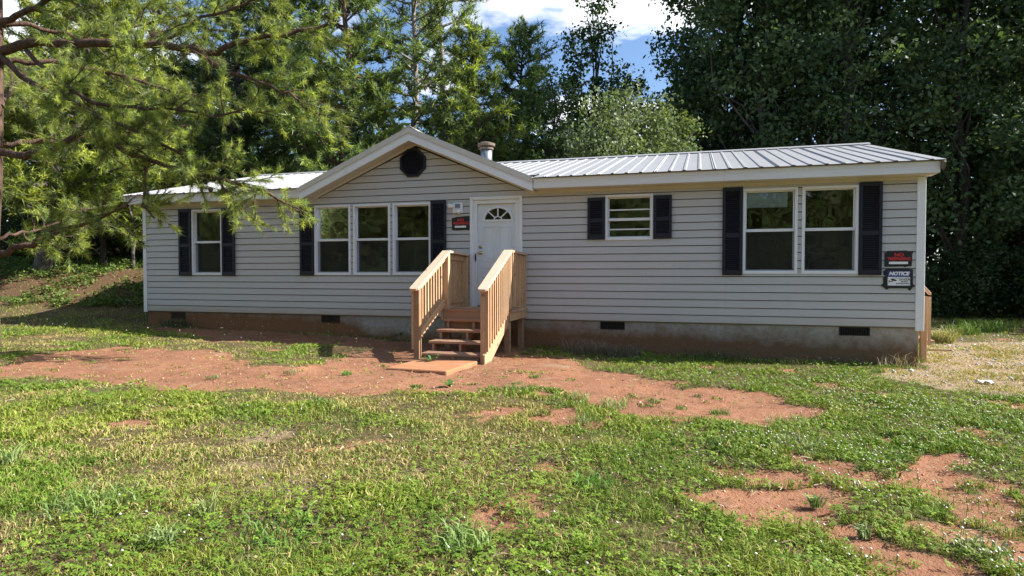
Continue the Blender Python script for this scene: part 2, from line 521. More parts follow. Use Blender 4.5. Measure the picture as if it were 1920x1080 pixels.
# sheathing with openings, side and back walls, floor, ceiling, inner partitions
mb = MB()
zs = sorted({-.02, 2.25} | {e for o in OPEN for e in (o[2], o[3])})
for a, b in zip(zs[:-1], zs[1:]):
    for p, r in spans((a + b) / 2, .02, HL - .02, OPEN):
        mb.box(p, r, .0125, .11, a, b)
mb.prism([(GX - 2.15, 2.252), (GX + 2.15, 2.252), (GX, 3.14)], 'y', .0125, .06)
mb.build('wall', M['sheathing'], home)
mb = MB()
for xa, xb, sx in ((0.0, .10, -1), (HL - .10, HL, 1)):
    mb.prism([(.112, -.02), (HD, -.02), (HD, 2.25), (RIDGE_Y, roofz(RIDGE_Y) - .06), (.112, roofz(.11) - .16)], 'x', xa + .02, xb - .02)
mb.box(.1, HL - .1, HD - .1, HD - .002, -.02, 2.24)
for k in range(27):
    z0 = k * C5
    for sx, xs in ((-1, .018), (1, HL - .018)):
        ya, yb = .08, HD - .02
        if z0 > 2.2:
            t = (z0 + C5 - 2.30) / SL - .3
            ya, yb = max(.08, t), min(HD - .02, HD - t)
        if yb - ya < .3: continue
        e = sx
        mb.add([(xs, ya, z0), (xs, yb, z0), (xs, yb, z0 + C5 - .012), (xs, ya, z0 + C5 - .012),
                (xs + e * .016, ya, z0), (xs + e * .016, yb, z0), (xs + e * .007, yb, z0 + C5 - .012), (xs + e * .007, ya, z0 + C5 - .012)],
               [(4, 5, 6, 7), (0, 1, 5, 4), (3, 2, 6, 7), (0, 4, 7, 3), (1, 5, 6, 2)])
mb.build('side_wall', M['siding'], home)
mb = MB()
mb.box(.11, HL - .11, .112, HD - .11, .12, .205)
mb.build('floor', M['carpet'], home)
mb = MB()
mb.box(.11, HL - .11, .112, HD - .11, 2.235, 2.249)
mb.box(.11, HL - .11, 4.0, 4.1, .206, 2.234)
for x in (3.4, 7.15, 9.0, 11.2): mb.box(x, x + .1, .115, 3.99, .206, 2.234)
mb.build('partition', M['interior'], home)

# corner trims
for xa, xb, s in ((-.035, .052, -1), (HL - .085, HL + .03, 1)):
    mb = MB()
    zb = -.055 if s > 0 else -.03
    mb.box(xa, xb, -.028, .0, zb, 2.25)
    mb.box(xa if s < 0 else xb - .022, xa + .022 if s < 0 else xb, .0, .10, zb, 2.25)
    mb.build('corner_trim', M['white'], home, .004)

# skirting and its vents
VENTS = [(.65, 1.02, -.175, -.01), (4.33, 4.745, -.167, -.006), (9.84, 10.255, -.152, -.004), (13.555, 13.98, -.152, -.008)]
mb = MB()
hb = [(a, b, c, d) for a, b, c, d in VENTS]
zz = sorted({-1.3, -.022} | {e for o in hb for e in (o[2], min(o[3], -.0221))})
for a, b in zip(zz[:-1], zz[1:]):
    for p, r in spans((a + b) / 2, .03, HL - .03, hb):
        mb.box(p, r, .03, .13, a, b)
mb.box(.03, .13, .131, HD - .1, -1.3, -.022); mb.box(HL - .13, HL - .03, .131, HD - .1, -1.3, -.022)
mb.box(.03, HL - .03, HD - .099, HD - .02, -1.3, -.022)
mb.build('skirting', M['stucco'], home)
for i, (a, b, c, d) in enumerate(VENTS):
    vm = M['vent_rust'] if i < 2 else M['vent_black']
    mb = MB()
    mb.box(a - .0, b + .0, .05, .06, c, -.023)
    for (p, q_, r, s_) in ((a, b, c, c + .012), (a, b, -.036, -.024), (a, a + .012, c + .0121, -.0361), (b - .012, b, c + .0121, -.0361)):
        mb.box(p, q_, .018, .049, r, s_)
    n = 13
    for k in range(n):
        x = a + .02 + (b - a - .04) * k / (n - 1)
        mb.box(x - .006, x + .006, .026, .049, c + .0122, -.0362)
    mb.build('foundation_vent', vm, home)

# roof: ribbed steel sheets three feet wide
RO = -.197; RP = .2285
def sheet(x0, x1, ylow, yhigh, zf):
    """one ribbed sheet; ylow(x), yhigh constant; zf(y) height"""
    prof = [x0]
    k0 = int(math.floor((x0 - RO) / RP)); 
    pts = [(x0, 0)]
    for k in range(k0, k0 + 7):
        r = RO + k * RP
        for dx, h in ((-.032, 0), (-.016, .014), (.016, .014), (.032, 0)):
            if x0 < r + dx < x1: pts.append((r + dx, h))
    pts.append((x1, 0))
    V = []; F = []
    for x, h in pts:
        for y in (ylow(x), yhigh):
            for t in (0, -.004):
                V.append((x, y, zf(y) + h + t))
    for i in range(len(pts) - 1):
        b = i * 4; c = b + 4
        F += [(b, c, c + 2, b + 2), (b + 1, b + 3, c + 3, c + 1), (b, b + 1, c + 1, c), (b + 2, c + 2, c + 3, b + 3)]
    F += [(0, 2, 3, 1)]; L = (len(pts) - 1) * 4; F += [(L, L + 1, L + 3, L + 2)]
    mb = MB(); mb.add(V, F); return mb
def ylo(x):
    if 4.06 < x < 8.74:
        yv = (gabz(x) - 2.445) / SL - .3
        return min(max(.12, yv - .12), 3.7)
    return -.365
edges = [-.20]
while edges[-1] < 14.83: edges.append(min(edges[-1] + .914, 14.84))
edges = sorted(set(edges) | {4.07, 8.735})
for a, b in zip(edges[:-1], edges[1:]):
    if b - a < .02: continue
    sheet(a, b - .002, ylo if a >= 4.06 and b <= 8.74 else (lambda x: -.365), RIDGE_Y - .005, lambda y: roofz(y) + .012).build('roof_panel', M['roof'], home)
    sheet(a, b - .002, lambda x: HD + .36, RIDGE_Y + .005, lambda y: roofz(2 * RIDGE_Y - y) + .012).build('roof_panel', M['roof'], home)
# roof deck below the sheets
for a, b in ((-.13, 4.07), (8.735, 14.76)):
    mb = MB()
    mb.add([(a, -.27, roofz(-.27)), (b, -.27, roofz(-.27)), (b, RIDGE_Y, roofz(RIDGE_Y)), (a, RIDGE_Y, roofz(RIDGE_Y)),
            (a, -.27, 2.27), (b, -.27, 2.27), (b, RIDGE_Y, roofz(RIDGE_Y) - .1), (a, RIDGE_Y, roofz(RIDGE_Y) - .1)],
           [(0, 1, 2, 3), (4, 7, 6, 5), (0, 4, 5, 1), (0, 3, 7, 4), (1, 5, 6, 2)])
    mb.build('roof_deck', M['soffit'], home)
# ridge caps
mb = MB()
zr = roofz(RIDGE_Y) + .036
mb.prism([(RIDGE_Y - .16, zr - .040), (RIDGE_Y - .02, zr + .012), (RIDGE_Y + .02, zr + .012), (RIDGE_Y + .16, zr - .040), (RIDGE_Y + .16, zr - .046), (RIDGE_Y, zr + .0), (RIDGE_Y - .16, zr - .046)], 'x', -.21, 14.85)
mb.build('ridge_cap', M['roof'], home)
# front gable roof
def gsheet(y0, y1, s):
    pts = [(y0, 0)]
    k = math.floor(y0 / RP)
    for k in range(k, k + 7):
        for dx, h in ((-.032, 0), (-.016, .014), (.016, .014), (.032, 0)):
            if y0 < k * RP + .1 + dx < y1: pts.append((k * RP + .1 + dx, h))
    pts.append((y1, 0))
    V = []; F = []
    for y, h in pts:
        run = (GZ - roofz(max(y, -.3))) / GS + .10 if y > -.2 else 2.335
        run = min(run, 2.335)
        for r in (run, .004):
            for t in (0, -.004):
                V.append((GX + s * r, y, GZ - GS * r + h + t - .006))
    for i in range(len(pts) - 1):
        b = i * 4; c = b + 4
        F += [(b, c, c + 2, b + 2), (b + 1, b + 3, c + 3, c + 1), (b, b + 1, c + 1, c), (b + 2, c + 2, c + 3, b + 3)]
    L = (len(pts) - 1) * 4
    F += [(0, 2, 3, 1), (L, L + 1, L + 3, L + 2)]
    mb = MB(); mb.add(V, F); return mb
for s in (-1, 1):
    ys = [-.315, .60, 1.51, 2.43, 3.34, 3.78]
    for a, b in zip(ys[:-1], ys[1:]): gsheet(a, b - .002, s).build('roof_panel', M['roof'], home)
mb = MB()
mb.prism([(GX - .15, gabz(GX - .15) + .022), (GX - .015, GZ + .035), (GX + .015, GZ + .035), (GX + .15, gabz(GX + .15) + .022), (GX + .15, gabz(GX + .15) + .016), (GX, GZ + .024), (GX - .15, gabz(GX - .15) + .016)], 'y', -.335, 3.82)
mb.build('ridge_cap', M['rake'], home)
# rake trims, boards and soffits of the gable; eave fascia and soffit
XE = (4.09, 8.722)
for s, xe in ((-1, XE[0]), (1, XE[1])):
    def ln(o0, o1, y0, y1):
        za, zb = gabz(xe), GZ
        poly = [(xe, za - o0), (GX + s * .0005, zb - o0), (GX + s * .0005, zb - o1), (xe, za - o1)]
        return MB().prism(poly, 'y', y0, y1)
    ln(-.012, .088, -.335, -.302).build('rake_trim', M['rake'], home)
    ln(.0885, .128, -.318, -.292).build('rake_strip', M['fascia'], home)
    ln(.1285, .232, -.325, -.300).build('rake_board', M['white'], home)
    ln(.205, .222, -.2995, .012).build('soffit', M['soffit'], home)
    ln(.20, .205, -.29, .1).build('rake_deck', M['soffit'], home)
    ln(.2225, .262, -.04, -.0005).build('frieze', M['soffit'], home)
for a, b in ((-.14, 4.085), (8.727, 11.83), (11.832, 14.78)):
    MB().box(a, b, -.30, -.281, 2.262, 2.405).box(a, b, -.306, -.3005, 2.37, 2.43).build('fascia', M['fascia'], home, .004)
for a, b in ((-.13, 4.2), (8.6, 14.76)):
    mb = MB(); mb.box(a, b, -.2805, .012, 2.253, 2.2615)
    mb.box(max(a, .053), min(b, HL - .087), -.034, -.0175, 2.205, 2.2525)
    mb.build('soffit', M['soffit'], home)
for xs in (14.78, -.165):
    mb = MB()
    for (ya, yb) in ((-.365, RIDGE_Y), (HD + .365, RIDGE_Y)):
        za = roofz(ya if ya < 4 else 2 * RIDGE_Y - ya); zb = roofz(RIDGE_Y)
        mb.add([(xs, ya, za - .12), (xs + .025, ya, za - .12), (xs + .025, yb, zb - .12), (xs, yb, zb - .12), (xs, ya, za + .01), (xs + .025, ya, za + .01), (xs + .025, yb, zb + .01), (xs, yb, zb + .01)],
               [(0, 3, 2, 1), (4, 5, 6, 7), (0, 1, 5, 4), (1, 2, 6, 5), (2, 3, 7, 6), (3, 0, 4, 7)])
    mb.build('end_rake', M['rust'] if xs > 0 else M['rake'], home)
# bent end flashing at the right eave corner
MB().prism([(-.37, 2.40), (-.30, 2.30), (-.28, 2.31), (-.33, 2.44)], 'x', 14.806, 14.835).build('flashing', M['rust'], home)

# octagonal gable vent with louvres
gv = MB()
vx, vz, ra, rb = 6.345, 2.858, .262, .258
oc = [(vx + ra / math.cos(math.pi / 8) * math.cos(math.pi / 8 + i * math.pi / 4), vz + rb / math.cos(math.pi / 8) * math.sin(math.pi / 8 + i * math.pi / 4)) for i in range(8)]
ic = [(vx + (x - vx) * .83, vz + (z - vz) * .83) for x, z in oc]
for i in range(8):
    j = (i + 1) % 8
    gv.add([(oc[i][0], -.02, oc[i][1]), (oc[j][0], -.02, oc[j][1]), (ic[j][0], -.05, ic[j][1]), (ic[i][0], -.05, ic[i][1]),
            (oc[i][0], -.045, oc[i][1]), (oc[j][0], -.045, oc[j][1]), (ic[j][0], -.02, ic[j][1]), (ic[i][0], -.02, ic[i][1])],
           [(4, 5, 2, 3), (0, 1, 5, 4), (3, 2, 6, 7)])
gvo = gv.build('gable_vent', M['dark_vinyl'], home)
lv = MB()
for k in range(15):
    z = vz - .20 + k * .4 / 14
    h = .218 if abs(z - vz) < .09 else .218 - (abs(z - vz) - .09) * 1.02
    lv.add([(vx - h, -.040, z - .014), (vx + h, -.040, z - .014), (vx + h, -.022, z + .012), (vx - h, -.022, z + .012), (vx - h, -.044, z - .011), (vx + h, -.044, z - .011)],
           [(0, 1, 2, 3), (4, 5, 2, 3), (0, 4, 5, 1)])
lv.prism(ic, 'y', -.0262, -.0222)
lv.build('louvres', M['dark_vinyl'], gvo)

# flue on the back slope
fx, fy = 6.72, 3.1
fl = MB().tube([(fx, fy, 3.15), (fx, fy, 3.70)], .135, 24).build('flue_pipe', M['galv'], home, 0, True)
cp = MB(); cp.tube([(fx, fy, 3.665), (fx, fy, 3.70)], .165, 24); cp.tube([(fx, fy, 3.745), (fx, fy, 3.80), (fx, fy, 3.83)], [.20, .205, .12], 24); cp.tube([(fx, fy, 3.69), (fx, fy, 3.75)], .11, 16)
cp.build('flue_cap', M['rust'], fl)

# ------------------------------------------------------------------ windows
def window(x0, x1, z0, z1, rails, label=None):
    mb = MB(); t = .05
    for a, b, c, d in ((x0, x1, z0, z0 + t), (x0, x1, z1 - t * .8, z1), (x0, x0 + t * .8, z0 + t + .0005, z1 - t * .8 - .0005), (x1 - t * .8, x1, z0 + t + .0005, z1 - t * .8 - .0005)):
        mb.box(a, b, -.034, -.008, c, d)
    i = t * .8
    for a, b, c, d in ((x0 + .014, x0 + i - .002, z0 + .014, z1 - .014), (x1 - i + .002, x1 - .014, z0 + .014, z1 - .014), (x0 + i, x1 - i, z0 + .014, z0 + t - .002), (x0 + i, x1 - i, z1 - i + .002, z1 - .014)):
        mb.box(a, b, -.0075, .105, c, d)
    wdw = mb.build('window', M['vinyl_white'], home, .003)
    if label: wdw['label'] = label
    zl = z0 + t - .002; zh = z1 - i + .002
    main = rails[0]
    xa, xb = x0 + i, x1 - i
    # sashes
    for nm, a, b, y in (('upper_sash', main + .001, zh, .045), ('lower_sash', zl, main - .001, .072)):
        s = MB(); f = .020
        s.box(xa, xb, y, y + .022, a, a + f); s.box(xa, xb, y, y + .022, b - f, b)
        s.box(xa, xa + f, y, y + .022, a + f + .0005, b - f - .0005); s.box(xb - f, xb, y, y + .022, a + f + .0005, b - f - .0005)
        for r in rails[1:]:
            if a < r < b: s.box(xa + f + .0005, xb - f - .0005, y - .012, y + .012, r - .011, r + .011)
        s.build(nm, M['vinyl_white'], wdw)
        yy = y + .014
        g = MB(); g.add([(xa + f * .6, yy, a + f * .6), (xb - f * .6, yy, a + f * .6), (xb - f * .6, yy, b - f * .6), (xa + f * .6, yy, b - f * .6)], [(0, 1, 2, 3)])
        g.build('pane', M['glass'], wdw)
        if nm == 'lower_sash' and len(rails) == 1:
            g = MB(); g.add([(xa + .004, .034, a), (xb - .004, .034, a), (xb - .004, .034, b - .005), (xa + .004, .034, b - .005)], [(0, 1, 2, 3)])
            g.build('insect_screen', M['screen'], wdw)
    MB().box(xa, xb, .018, .0445, main - .024, main + .022).build('meeting_rail', M['vinyl_white'], wdw, .003)
    return wdw
wl = []
for i, (a, b, c, d) in enumerate(WIN):
    if i == 4: wl.append(window(a, b, c, d, [1.722, 1.885, 1.556]))
    else: wl.append(window(a, b, c, d, [1.455 if i < 4 else 1.495]))
# paper shade behind the upper sash of the second last window
MB().box(12.185, 12.80, .064, .066, 1.86, 2.105).build('shade', M['paper'], wl[5])

def shutter(x0, x1, z0, z1):
    mb = MB(); t = .045
    mid = z0 + (z1 - z0) * .455
    for a, b, c, d in ((x0, x0 + t, z0, z1), (x1 - t, x1, z0, z1)): mb.box(a, b, -.056, -.0225, c, d)
    for c, d in ((z0, z0 + .085), (mid - .035, mid + .035), (z1 - .06, z1)): mb.box(x0 + t + .0005, x1 - t - .0005, -.054, -.0225, c, d)
    mb.box(x0 + t + .0006, x1 - t - .0006, -.030, -.0226, z0 + .0851, z1 - .0601)
    s = mb.build('shutter', M['dark_vinyl'], home, .003)
    lv = MB()
    for a, b in ((z0 + .09, mid - .04), (mid + .04, z1 - .065)):
        n = int((b - a) / .033)
        for k in range(n):
            z = a + (b - a) * (k + .5) / n
            lv.add([(x0 + t, -.051, z - .013), (x1 - t, -.051, z - .013), (x1 - t, -.0315, z + .013), (x0 + t, -.0315, z + .013), (x1 - t, -.0535, z - .009), (x0 + t, -.0535, z - .009)],
                   [(5, 4, 2, 3), (0, 1, 4, 5), (0, 3, 2, 1)])
    lv.build('louvres', M['dark_vinyl'], s)
for a in ((.938, 1.252, .755, 2.147), (2.038, 2.352, .755, 2.147), (3.90, 4.214, .768, 2.125), (6.705, 7.01, .768, 2.143),
          (9.622, 9.918, 1.386, 2.100), (10.73, 11.025, 1.388, 2.104), (11.82, 12.124, .778, 2.187), (13.80, 14.112, .782, 2.193)):
    shutter(*a)

# ------------------------------------------------------------------ entrance door
dt = MB()
x0, x1, zt = 7.472, 8.457, 2.186
for a, b, c, d in ((x0, x0 + .055, .19, zt), (x1 - .055, x1, .19, zt), (x0 + .0555, x1 - .0555, zt - .055, zt)): dt.box(a, b, -.036, -.006, c, d)
for a, b, c, d in ((x0 + .0555, x0 + .125, .2, zt - .0555), (x1 - .135, x1 - .0555, .2, zt - .0555), (x0 + .1255, x1 - .1355, zt - .125, zt - .0555)): dt.box(a, b, -.004, .10, c, d)
for a, b in ((x0 + .055, x0 + .068), (x1 - .075, x1 - .056)): dt.box(a, b, -.020, -.0045, .2, zt - .06)
frm = dt.build('door_frame', M['white'], home, .003)
sl = MB()
sx0, sx1, sz0, sz1, sy0, sy1 = 7.60, 8.318, .222, 2.058, .052, .09
fx0, fx1, fz0, fz1 = 7.705, 8.255, 1.765, 2.0
fc = (fx0 + fx1) / 2; fa = (fx1 - fx0) / 2; fb = fz1 - fz0
sl.box(sx0, sx1, sy0, sy1, sz0, fz0); sl.box(sx0, fx0, sy0, sy1, fz0 + .0003, sz1); sl.box(fx1, sx1, sy0, sy1, fz0 + .0003, sz1); sl.box(fx0 + .0003, fx1 - .0003, sy0, sy1, fz1, sz1)
na = 20
for i in range(na):
    a0, a1 = math.pi * i / na, math.pi * (i + 1) / na
    p = [(fc + fa * math.cos(t), fz0 + fb * math.sin(t)) for t in (a0, a1)]
    sl.add([(p[0][0], sy0, p[0][1]), (p[1][0], sy0, p[1][1]), (p[1][0], sy0, fz1), (p[0][0], sy0, fz1)], [(0, 1, 2, 3)])
# raised panels
for a, b in ((7.69, 7.935), (7.985, 8.235)):
    for c, d in ((1.02, 1.66), (.36, .92)):
        w_ = .022
        for (p, q_, r, s_) in ((a, b, c, c + w_), (a, b, d - w_, d), (a, a + w_, c + w_, d - w_), (b - w_, b, c + w_, d - w_)): sl.box(p, q_, sy0 - .009, sy0 - .0003, r, s_)
        sl.box(a + .05, b - .05, sy0 - .006, sy0 - .0003, c + .05, d - .05)
door = sl.build('door', M['door'], home, .002)
def arch(r0, r1, y0, y1, n=20, squash=1.0):
    m_ = MB()
    for i in range(n):
        t = [math.pi * i / n, math.pi * (i + 1) / n]
        P = [(fc + fa * r * math.cos(u), fz0 + fb * r * math.sin(u)) for r in (r0, r1) for u in t]
        m_.add([(P[0][0], y0, P[0][1]), (P[1][0], y0, P[1][1]), (P[3][0], y0, P[3][1]), (P[2][0], y0, P[2][1]),
                (P[0][0], y1, P[0][1]), (P[1][0], y1, P[1][1]), (P[3][0], y1, P[3][1]), (P[2][0], y1, P[2][1])], [(0, 1, 2, 3), (0, 4, 5, 1), (2, 3, 7, 6)])
    return m_
fm = arch(.92, 1.06, sy0 - .016, sy0 + .03)
fm.box(fc - fa * 1.07, fc + fa * 1.07, sy0 - .0165, sy0 + .03, fz0 - .022, fz0 + .012)
i2 = arch(.24, .31, sy0 - .012, sy0 + .02, 12); fm.add(i2.v, i2.f)
for t in (45, 90, 135):
    u = math.radians(t)
    p0 = (fc + fa * .31 * math.cos(u), sy0, fz0 + fb * .31 * math.sin(u)); p1 = (fc + fa * .93 * math.cos(u), sy0, fz0 + fb * .93 * math.sin(u))
    dv = np.array(p1) - np.array(p0); dv /= np.linalg.norm(dv)
    fm.beam(p0, p1, np.cross(dv, (0, 1, 0)), (0, 1, 0), .02, .02)
fm.build('fanlight_frame', M['vinyl_white'], door)
gq = MB(); gq.add([(fc, sy0 + .014, fz0)] + [(fc + fa * .98 * math.cos(math.pi * i / 16), sy0 + .014, fz0 + fb * .98 * math.sin(math.pi * i / 16)) for i in range(17)], [(0, i + 1, i + 2) for i in range(16)])
gq.build('fanlight_pane', M['glass'], door)
for z, r in ((1.285, .030), (1.178, .032)):
    k = MB(); k.tube([(7.652, sy0 - .002, z), (7.652, sy0 - .012, z)], r, 16)
    if z < 1.2: k.tube([(7.652, sy0 - .012, z), (7.652, sy0 - .035, z), (7.652, sy0 - .05, z), (7.652, sy0 - .07, z)], [.012, .014, .031, .022], 14)
    else: k.tube([(7.652, sy0 - .012, z), (7.652, sy0 - .022, z)], .02, 14)
    k.build('door_knob' if z < 1.2 else 'deadbolt', M['brass'], door, 0, True)
k = MB(); k.box(7.568, 7.585, -.012, -.0045, 1.02, 1.17); k.tube([(7.576, -.013, 1.15), (7.578, -.04, 1.13), (7.579, -.042, 1.07), (7.577, -.014, 1.035)], .009, 8)
k.build('latch_handle', M['black'], frm)
MB().box(7.60, 8.318, .0, .10, .206, .2215).build('threshold', M['galv'], frm)

# broken twin porch light
pl = MB().box(7.14, 7.335, -.05, -.018, 1.90, 2.095).build('porch_light', M['sign_white'], home, .008)
for (x, z, dx, dz) in ((7.185, 2.02, -.07, .01), (7.25, 1.975, .035, -.05)):
    k = MB(); k.tube([(x, -.05, z), (x + dx * .3, -.08, z + dz * .3), (x + dx, -.115, z + dz), (x + dx * 1.25, -.14, z + dz * 1.3)], [.022, .028, .042, .038], 12)
    k.build('lamp_holder', M['sign_white'], pl, 0, True)
MB().box(7.20, 7.29, -.066, -.0505, 2.00, 2.07).build('cover_plate', M['galv'], pl)

# ------------------------------------------------------------------ signs taped to the wall
def text(body, x, z, size, y, m, parent, shear=0.0, sx=1.0, align='CENTER', bold=0.0):
    c = bpy.data.curves.new('lettering', 'FONT')
    c.body = body; c.size = size; c.align_x = align; c.align_y = 'CENTER'; c.extrude = .0006; c.shear = shear; c.offset = bold
    o = bpy.data.objects.new('lettering', c); link(o, parent)
    off = worldloc(parent)
    o.location = (x - off.x, y - off.y, z - off.z); o.rotation_euler = (math.pi / 2, 0, 0); o.scale = (sx, 1, 1)
    c.materials.append(m)
    bpy.context.view_layer.update()
    me = bpy.data.meshes.new_from_object(o.evaluated_get(bpy.context.evaluated_depsgraph_get()))
    p = bpy.data.objects.new('lettering', me); link(p, parent)
    p.location, p.rotation_euler, p.scale = o.location, o.rotation_euler, o.scale
    bpy.data.objects.remove(o); bpy.data.curves.remove(c)
    p.name = 'lettering'; return p
def no_trespassing(cx, cz, w_, h_, outline, label, rot):
    t = thing('no_trespassing_sign', (cx, -.026, cz), label, 'sign')
    MB().box(cx - w_ / 2, cx + w_ / 2, -.028, -.024, cz - h_ / 2, cz + h_ / 2).build('board', M['black'], t)
    MB().prism(outline, 'y', -.0235, -.018).build('tape_border', M['tape'], t)
    text('NO', cx, cz + h_ * .27, h_ * .36, -.0285, M['red'], t, 0, 1.1, bold=.002)
    text('TRESPASSING', cx, cz - h_ * .03, h_ * .32, -.0285, M['red'], t, 0, .80, bold=.002)
    MB().box(cx - w_ * .44, cx + w_ * .40, -.0305, -.0285, cz - h_ * .42, cz - h_ * .24).build('writing_strip', M['sign_white'], t)
    return t
no_trespassing(7.292, 1.722, .262, .20, [(7.12, 1.60), (7.20, 1.592), (7.21, 1.588), (7.43, 1.597), (7.435, 1.588), (7.468, 1.59), (7.464, 1.745), (7.470, 1.75), (7.462, 1.85), (7.20, 1.835), (7.19, 1.826), (7.115, 1.818)],
               'black and red no trespassing sign beside the entrance door', 0)
no_trespassing(14.345, 1.032, .30, .20, [(14.154, .905), (14.40, .91), (14.425, .90), (14.47, .912), (14.515, .915), (14.522, 1.0), (14.518, 1.10), (14.53, 1.105), (14.53, 1.145), (14.46, 1.142), (14.45, 1.152), (14.19, 1.148), (14.188, 1.128), (14.153, 1.122)],
               'black and red no trespassing sign above the blue notice sign', 0)
ns = thing('surveillance_notice', (14.345, -.026, .73), 'blue and white notice sign with camera picture and black tape', 'sign')
MB().box(14.18, 14.51, -.028, -.024, .615, .855).build('board', M['sign_white'], ns)
MB().box(14.182, 14.508, -.0295, -.0282, .755, .853).build('header', M['sign_blue'], ns)
MB().prism([(14.105, .63), (14.14, .655), (14.142, .84), (14.17, .868), (14.20, .885), (14.46, .885), (14.50, .87), (14.535, .85), (14.535, .66), (14.56, .612), (14.535, .60), (14.50, .545), (14.465, .575), (14.485, .585), (14.22, .585), (14.19, .56), (14.15, .592)], 'y', -.0235, -.018).build('tape_border', M['tape'], ns)
for (a, b, c, d) in ((14.165, 14.198, .59, .87), (14.497, 14.53, .59, .87), (14.1985, 14.4965, .588, .624), (14.1985, 14.4965, .845, .872)):
    MB().box(a, b, -.0325, -.0305, c, d).build('tape_strip', M['tape'], ns)
text('NOTICE', 14.347, .803, .072, -.0297, M['sign_white'], ns, .25, 1.0, bold=.004)
text('THIS AREA IS UNDER', 14.385, .738, .022, -.0283, M['black'], ns)
text('24 HOUR', 14.425, .713, .034, -.0283, M['black'], ns, bold=.001)
text('VIDEO', 14.42, .683, .032, -.0283, M['black'], ns, bold=.001)
text('SURVEILLANCE', 14.40, .653, .026, -.0283, M['black'], ns, bold=.001)
MB().prism([(14.235, .722), (14.262, .732), (14.325, .705), (14.298, .690), (14.255, .702)], 'y', -.0296, -.0283).prism([(14.262, .70), (14.272, .698), (14.262, .678), (14.225, .68), (14.222, .69), (14.252, .688)], 'y', -.0296, -.0283).prism([(14.212, .668), (14.222, .668), (14.222, .705), (14.212, .705)], 'y', -.0296, -.0283).build('camera_symbol', M['black'], ns)

# a chair standing in the right hand room, seen through the glass
ch = thing('dining_chair', (13.45, .95, .206), 'brown wooden chair seen dimly through the right double window', 'chair')
mb = MB().box(13.22, 13.68, .75, 1.2, .63, .67); mb.build('seat', M['chair_wood'], ch)
for x in (13.22, 13.64):
    MB().box(x, x + .04, .75, .79, .206, .629).build('leg', M['chair_wood'], ch)
    MB().box(x, x + .04, 1.16, 1.2, .206, .629).build('leg', M['chair_wood'], ch)
    MB().beam((x + .02, .77, .671), (x + .02, .72, 1.18), (1, 0, 0), (0, 1, 0), .04, .035).build('back_post', M['chair_wood'], ch)
for z in (.85, 1.0, 1.12): MB().box(13.261, 13.639, .725, .745, z - .03, z + .03).build('back_slat', M['chair_wood'], ch)
# ------------------------------------------------------------------ wooden entrance steps
po = thing('porch_steps', (7.95, -1.1, -.5), 'new pine porch steps with slanted handrails leading up to the white door', 'steps')
LX, RX = 7.40, 8.46                                # centre of the railing posts, left and right
LT = .205                                          # landing height
def piece(name, mesh_from, parent, loc=None):
    o = bpy.data.objects.new(name, mesh_from.data); link(o, parent); o.location = loc; return o
# landing
for k in range(7):
    y1 = -.02 - k * .143
    MB().box(7.31, 8.56, y1 - .137, y1, LT - .038, LT).build('deck_board', M['wood_red'] if k > 3 else M['wood'], po, .003)
MB().box(7.36, 8.50, -1.005, -.967, .03, LT - .0385).build('rim_board', M['wood_red'], po, .003)
MB().box(8.5005, 8.538, -1.03, -.03, .03, LT - .0385).build('rim_board', M['wood'], po, .003)
MB().box(7.322, 7.3595, -1.03, -.03, .03, LT - .0385).build('rim_board', M['wood'], po, .003)
for x in (7.7, 8.1): MB().box(x, x + .038, -.966, -.03, .03, LT - .0385).build('joist', M['wood'], po)
for x in (7.36, 8.41):
    for y in (-.96, -.15): MB().box(x, x + .089, y, y + .089, float(gz_base(x, y)) - .25, .0295).build('support_post', M['wood_old'], po, .003)
MB().box(8.33, 8.4995, -1.002, -.9665, -.10, .0295).build('brace_block', M['wood'], po)
# treads and stringers
def ty(k): return -.85 - .30 * k
for k in range(1, 5):
    z = LT - .15 * k
    xl = LX + .046
    for j in range(2):
        ya = ty(k) + j * .143
        if k == 1 and j == 1: continue
        MB().box(xl - .03 if k < 4 else xl - .02, RX - .046, ya, ya + .137, z - .038, z).build('tread', M['wood_red'], po, .004)
def stringer(x0, x1):
    out = [(-1.008, LT - .05)]
    pts = []
    for k in range(1, 5):
        z = LT - .15 * k - .0385; yf = ty(k) + .02; yb = ty(k - 1) + .02 if k > 1 else -1.008
        pts += [(yb, z), (yf, z)]
    pts += [(ty(4) + .02, -.56), (ty(4) + .14, -.56), (-1.008, -.12)]
    return MB().prism([(-1.008, LT - .15 - .0385)] + pts[1:], 'x', x0, x1)
for x in (7.47, 8.37, 7.92): stringer(x, x + .038).build('stringer', M['wood_red'], po)
MB().box(7.45, 8.41, -1.045, -1.0085, -.14, .025).build('riser_board', M['wood_red'], po)
MB().box(7.52, 8.36, ty(4) + .03, ty(4) + .065, -.55, -.43).build('kick_board', M['wood_old'], po)
